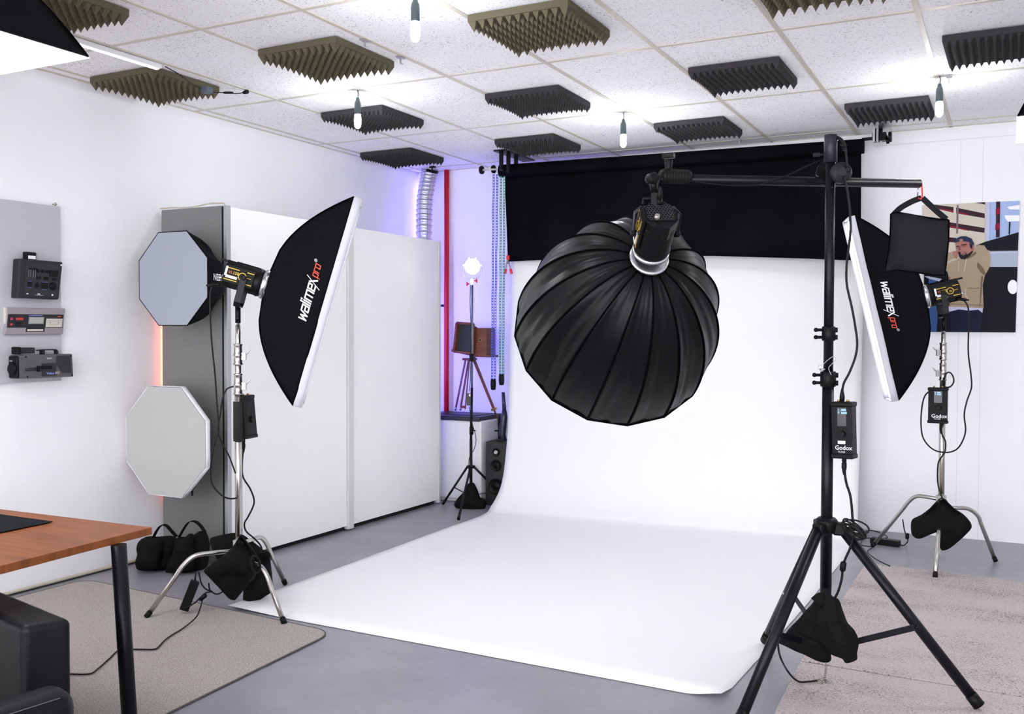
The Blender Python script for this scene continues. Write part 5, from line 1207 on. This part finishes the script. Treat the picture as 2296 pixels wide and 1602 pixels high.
c.build('corner_screw', M_black, r)
text_into('lettering', 'SONY', M_label, r, on(T, .50, .20, .001), EXu, EZu, .012, .001, .015)
text_into('lettering', 'Video 8', M_violet, r, on(T, .47, .86, .007), EXu, EZu, .020, .001, .012)
text_into('lettering', 'AF', mat('gold_print', (.6, .5, .35), .5), r, on(T, .645, .86, .007), EXu, EZu, .022, .001, 0)
text_into('lettering', 'SONY', M_label, r, V((X-.060, y0-.001, zt2-.035)), V((1, 0, 0)), EZu, .009, .001, .01)

# ================================================================== BACK CORNER THINGS
# white bin with dark lid
bx0, bx1, by0, by1 = -4.50, -3.915, 7.03, 7.44
r = thing('storage_bin', 'tall white bin with dark lid in the back corner beside the wardrobe', 'bin', (-4.2, 7.2, 0))
c = MB(); c.box2((bx0, by0, .03), (bx1, by1, .70)); c.box2((bx0+.03, by0+.03, 0), (bx1-.03, by1, .03)); c.build('body', M_binw, r, .012)
c = MB(); c.box2((bx0-.006, by0-.012, .695), (bx1-.01, by1, .735)); c.build('lid', M_lidblue, r, .006)
c = MB(); c.box2((bx0+.05, by0+.06, .735), (bx1-.08, by1-.06, .739)); c.build('lid_recess', M_black, r, .001)
# speaker
sp = V((-3.80, 7.10, 0)); sn = V((.10, -1, 0)).normalized(); sx = V((1, .10, 0)).normalized()
r = thing('tower_speaker', 'black floor speaker with three round drivers partly behind the white paper edge', 'speaker', sp)
cx0 = aZ(1089, 1133, 0); ctr = V((cx0.x, cx0.y, 0))+sx*.105-sn*.14
c = MB(); c.box(ctr+V((0, 0, .265)), (.21, .28, .53), (sx, -sn, V((0, 0, 1)))); c.build('cabinet', mat('speaker_black', (.012, .012, .014), .5), r, .003)
fc = ctr+sn*.1405
for z, rad in ((.445, .036), (.335, .05), (.16, .07)):
    q = fc-sx*.012+V((0, 0, z)); c = MB(); c.lathe(q-sn*.001, sn, [(0, rad), (.004, rad*.98), (.005, rad*.86), (.0015, rad*.8), (.0005, rad*.3), (.005, rad*.22), (.006, .001)], 30); d_ = c.build('driver', M_black, r)
    if rad < .04:
        c = MB(); c.lathe(q+sn*.004, sn, [(0, .018), (.003, .017), (.0035, .010), (.001, .009)], 20); c.build('chrome_ring', M_chrome, d_)
c = MB(); c.lathe(fc-sx*.065+V((0, 0, .50)), sn, [(0, .006), (.002, .005)], 10); c.build('badge', M_dark, r)
# hand vacuum and its small stand on the speaker
Yv = 7.08
def pv(x, y, Y=Yv): return aY(x, y, Y)
r = thing('hand_vacuum', 'dark upright hand-held vacuum standing on the black speaker', 'vacuum cleaner', pv(1130, 990))
M_vac = mat('vacuum_dark_blue', (.014, .017, .04), .3)
c = MB(); c.tube([pv(1128, 880), pv(1131, 925)], [.014, .017], 16); c.build('nozzle', M_vac, r)
c = MB(); c.tube([pv(1131, 921), pv(1130, 935), pv(1127, 960), pv(1126, 975), pv(1130, 990)], [.018, .028, .031, .028, .022], 18); c.build('body', M_vac, r)
c = MB(); c.ribbon([pv(1121, 932), pv(1118, 950), pv(1120, 978)], .02, (0, 1, 0), .008); c.build('handle', M_black, r)
r = thing('phone_holder', 'small black holder on top of the speaker left of the vacuum', 'holder', pv(1120, 990))
c = MB(); c.ribbon([pv(1111, 966), pv(1124, 966)], .04, (0, 1, 0), .012); c.tube([pv(1118, 966), pv(1119, 984)], .009, 10); c.box(pv(1119, 988)+V((0, .02, -.002)), (.05, .05, .008)); c.build('stand', M_black, r)
# old view camera on wooden tripod
Yo = 7.26
def po(x, y, Y=Yo): return aY(x, y, Y)
r = thing('view_camera', 'antique mahogany bellows view camera on the wooden tripod', 'camera', po(1060, 797))
c = MB(); rb_ = [po(1071, 737), po(1102, 737), po(1102, 797), po(1068, 797)]; c.prism([q+V((0, -.10, 0)) for q in [aY(x, y, Yo) for x, y in ((1069, 736), (1103, 736), (1103, 797), (1064, 797))]], (0, .16, 0)); c.build('rear_box', M_mahog, r, .003)
q = po(1089, 763); c = MB(); c.lathe(V((q.x, Yo-.099, q.z)), (0, -1, 0), [(0, .014), (.003, .013)], 16); c.build('round_port', M_brass, r); c = MB(); c.lathe(V((q.x, Yo-.102, q.z)), (0, -1, 0), [(0, .010), (.001, .010)], 16); c.build('lens_hole', M_dark, r)
c = MB()
L0 = [aY(x, y, Yo-.12) for x, y in ((1024, 727), (1062, 729), (1060, 789), (1020, 787))]
L1 = [aY(x, y, Yo-.04) for x, y in ((1060, 734), (1074, 737), (1070, 793), (1060, 793))]
n = 9
for k in range(n):
    t0, t1 = k/n, (k+.5)/n; t2 = (k+1)/n
    for ta, tb, s0, s1 in ((t0, t1, 1, .93), (t1, t2, .93, 1)):
        A = [p.lerp(q_, ta) for p, q_ in zip(L0, L1)]; Bq = [p.lerp(q_, tb) for p, q_ in zip(L0, L1)]
        ca_ = sum(A, V())/4; cb2 = sum(Bq, V())/4; A = [ca_+(p-ca_)*s0 for p in A]; Bq = [cb2+(p-cb2)*s1 for p in Bq]
        c.add(A+Bq, [(0, 1, 5, 4), (1, 2, 6, 5), (2, 3, 7, 6), (3, 0, 4, 7)])
c.add(L0, [(0, 1, 2, 3)])
c.build('bellows', M_bellows, r)
c = MB(); fr_ = [aY(x, y, Yo-.13) for x, y in ((1024, 724), (1062, 727), (1060, 793), (1018, 789))]
for k in range(4): c.ribbon([fr_[k], fr_[(k+1) % 4]], .014, (0, 1, 0), .02)
c.ribbon([aY(1026, 725, Yo-.14), aY(1020, 787, Yo-.14)], .05, (0, 1, 0), .018); c.build('front_frame', M_mahog, r, .002)
c = MB(); c.prism([aY(x, y, Yo-.10) for x, y in ((1012, 783), (1066, 795), (1100, 797), (1100, 802), (1066, 801), (1012, 789))], (0, .14, 0)); c.build('base_rail', M_mahog, r, .002)
r = thing('wooden_tripod', 'dark reddish wooden tripod under the antique camera', 'tripod', po(1055, 805))
c = MB(); c.box(po(1053, 806), (.10, .09, .02)); c.build('head_plate', M_mahog, r, .003)
for (x0, y0_, x1, y1_, Y1, zf) in ((1044, 806, 1021, 921, 7.36, .741), (1051, 806, 1032, 921, 7.20, .741), (1062, 806, 1125, 962, 7.34, None)):
    A = po(x0, y0_); B = aY(x1, y1_, Y1)
    if zf: B.z = max(B.z, zf)
    d_ = (B-A).normalized(); s_ = d_.cross(V((0, 1, 0))).normalized()
    c = MB(); w_ = .0075
    if zf: c.ribbon([A, B], .013, V((0, 1, 0)), .012)
    else: c.ribbon([A-s_*.006, A.lerp(B, .72)-s_*.004], .013, V((0, 1, 0)), .010); c.ribbon([A+s_*.008, A.lerp(B, .72)+s_*.006], .013, V((0, 1, 0)), .010); c.ribbon([A.lerp(B, .35), B], .012, V((0, 1, 0)), .011)
    lg = c.build('leg', M_mahog, r)
    c = MB(); c.tube([B-d_*.03, B], [.010, .006], 10); c.build('metal_foot', M_steel, lg)
    if not zf:
        c = MB(); q = A.lerp(B, .72); c.box(q, (.04, .025, .02), (s_, V((0, 1, 0)), d_)); c.tube([q-s_*.03, q+s_*.03], .005, 8); c.build('clamp', M_brass, lg)
c = MB(); A = po(1053, 806); B = aY(1043, 918, 7.12); c.ribbon([A, B], .009, V((0, 1, 0)), .008); c.box(aY(1039, 913, 7.14), (.045, .02, .02)); c.build('centre_strut', M_mahog, r)
# fresnel stand
FX, FY = -3.93, 6.89; nf = facing((FX, FY, 1)); rf = V((0, 0, 1)).cross(nf)
def pf(x, y, o=0.0): return aP(x, y, V((FX, FY, 1))+nf*o, nf)
r = thing('tripod_light_stand', 'slim black tripod light stand in front of the white bin', 'light stand', (FX, FY, 0))
c = MB(); c.tube([pf(1056, 1118), pf(1056, 985)], .0125, 14); c.build('column', M_blackmetal, r)
c = MB(); c.tube([pf(1056, 985), pf(1058, 870)], .0105, 14); c.build('middle_riser', M_blackmetal, r)
c = MB(); c.tube([pf(1058, 870), pf(1059, 640)], .0085, 14); c.build('upper_riser', mat('grey_blue_metal', (.16, .19, .23), .35, .6), r)
for y in (966, 802):
    c = MB(); c.tube([pf(1057, y+9), pf(1057, y-8)], .017, 14); c.tube([pf(1057, y)+rf*.01, pf(1057, y)+rf*.035], .005, 8); c.build('collar', M_black, r)
hbp = pf(1056, 1047)
c = MB(); c.lathe(hbp-V((0, 0, .012)), (0, 0, 1), [(0, .03), (.004, .036), (.02, .036), (.024, .03)], 20); c.build('leg_hub', M_black, r)
for (fx, fy) in ((1028, 1165), (993, 1131), (1128, 1121)):
    f_ = aZ(fx, fy, .012); d = V((f_.x-FX, f_.y-FY, 0)).normalized(); A = hbp+d*.03; 
    if fx == 1128: f_ = V((FX, FY, 0))+d*.44+V((0, 0, .012))
    c = MB(); c.tube([A, f_], .0095, 10); lg = c.build('leg', M_blackmetal, r); m_ = A.lerp(f_, .55 if fx != 1128 else .75)
    c = MB(); c.tube([f_+(A-f_).normalized()*.04, f_], .012, 10); c.build('rubber_foot', M_black, lg)
    c = MB(); c.tube([m_, V((FX, FY, .10))+d*.02], .0045, 8); c.ball(m_, .007, 8); c.build('brace', M_steel if fx == 1128 else M_blackmetal, lg)
r = thing('fresnel_lamp', 'small lit silver lamp with red knobs on top of the slim black tripod stand', 'lamp', pf(1059, 640))
hc = pf(1059, 598); ln_ = (nf+V((0, 0, -.05))).normalized()
c = MB(); c.lathe(hc-ln_*.13, ln_, [(0, .035), (.01, .05), (.10, .055), (.13, .062), (.155, .064)], 28, caps=False); c.lathe(hc-ln_*.13, ln_, [(0, .035), (.001, .001)], 20, caps=False); c.build('housing', M_silver, r, 0, .002)
c = MB(); c.lathe(hc+ln_*.005, ln_, [(0, .055), (.012, .045), (.017, .025), (.018, .001)], 28); c.build('lens', M_lamp_glow, r)
for an in (0.1, 1.15, 1.95, PI-.1):
    q = hc+ln_*.02+(rf*math.cos(an)+V((0, 0, 1))*math.sin(an))*.072; c = MB(); c.box(q, (.016, .012, .02), (rf, nf, V((0, 0, 1)))); c.build('barn_clip', M_silver, r, .002)
c = MB(); c.tube(smooth_pts([hc+rf*.07, hc+rf*.07+V((0, 0, -.06)), hc+rf*.045+V((0, 0, -.095)), hc+V((0, 0, -.1)), hc-rf*.045+V((0, 0, -.095)), hc-rf*.07+V((0, 0, -.06)), hc-rf*.07]), .0045, 8); c.build('yoke', M_silver, r)
c = MB(); c.box(pf(1058, 632), (.030, .025, .055), (rf, nf, V((0, 0, 1)))); c.build('stand_socket', M_steel, r, .003)
for x, y in ((1067, 630), (1049, 637)):
    q = pf(x, y); c = MB(); c.lathe(q, rf*(1 if x > 1058 else -1), [(-.012, .006), (0, .006), (.002, .017), (.010, .017), (.012, .01)], 8); c.build('red_knob', M_redp, r)
cable('lamp_cable', 'thin black cable running down the slim black tripod stand', [pf(x, y, .02) for x, y in ((1055, 640), (1054, 680), (1056, 730), (1056, 800), (1054, 860), (1052, 878))], .003)
q = pf(1051, 896, .03); r = thing('power_adapter', 'grey power adapter strapped to the slim black tripod stand', 'power adapter', q)
c = MB(); c.box(q, (.035, .03, .10), (rf, nf, V((0, 0, 1)))); c.build('brick', mat('dark_grey_brick', (.035, .035, .04), .5), r, .004)
c = MB(); c.box(q+nf*.0155+V((0, 0, .035))+rf*.008, (.012, .001, .02), (rf, nf, V((0, 0, 1)))); c.build('paper_label', M_label, r)
cable('cord', '', [pf(x, y, .03) for x, y in ((1052, 912), (1056, 935), (1060, 955), (1066, 975), (1067, 992), (1062, 1010), (1054, 1022), (1051, 1040), (1052, 1065), (1056, 1085))], .003, M_cable, r)
Ps = V((FX, FY, .15))+nf*.03
r = thing('sandbag', 'black sandbag slumped at the foot of the slim black tripod stand', 'sandbag', V((FX, FY, .02)), 'black sandbags')
c = MB(); puff(c, [pl(x, y, Ps, nf) for x, y in ((1050, 1085), (1062, 1083), (1070, 1097), (1078, 1118), (1088, 1120), (1088, 1140), (1070, 1148), (1045, 1150), (1028, 1143), (1018, 1133), (1026, 1118), (1040, 1103))], nf, .13, .014, 41); c.build('bag_body', M_sandbag, r)
cable('floor_cable', 'thin black cable curling from the back sandbag past the black speaker', [pl(x, y, Ps+nf*.0, nf) for x, y in ((1084, 1140), (1100, 1140), (1110, 1133), (1115, 1120), (1116, 1105))], .003)

# ================================================================== LIGHTING
w = bpy.data.worlds.new('world'); sc.world = w; w.use_nodes = True
w.node_tree.nodes['Background'].inputs[0].default_value = (.93, .94, 1, 1); w.node_tree.nodes['Background'].inputs[1].default_value = 4.2
sc.view_settings.view_transform = 'Standard'; sc.view_settings.look = 'None'; sc.view_settings.gamma = 1; sc.view_settings.use_curve_mapping = False
sc.view_settings.exposure = .64
sc.cycles.use_denoising = True; sc.cycles.max_bounces = 10; sc.cycles.diffuse_bounces = 6
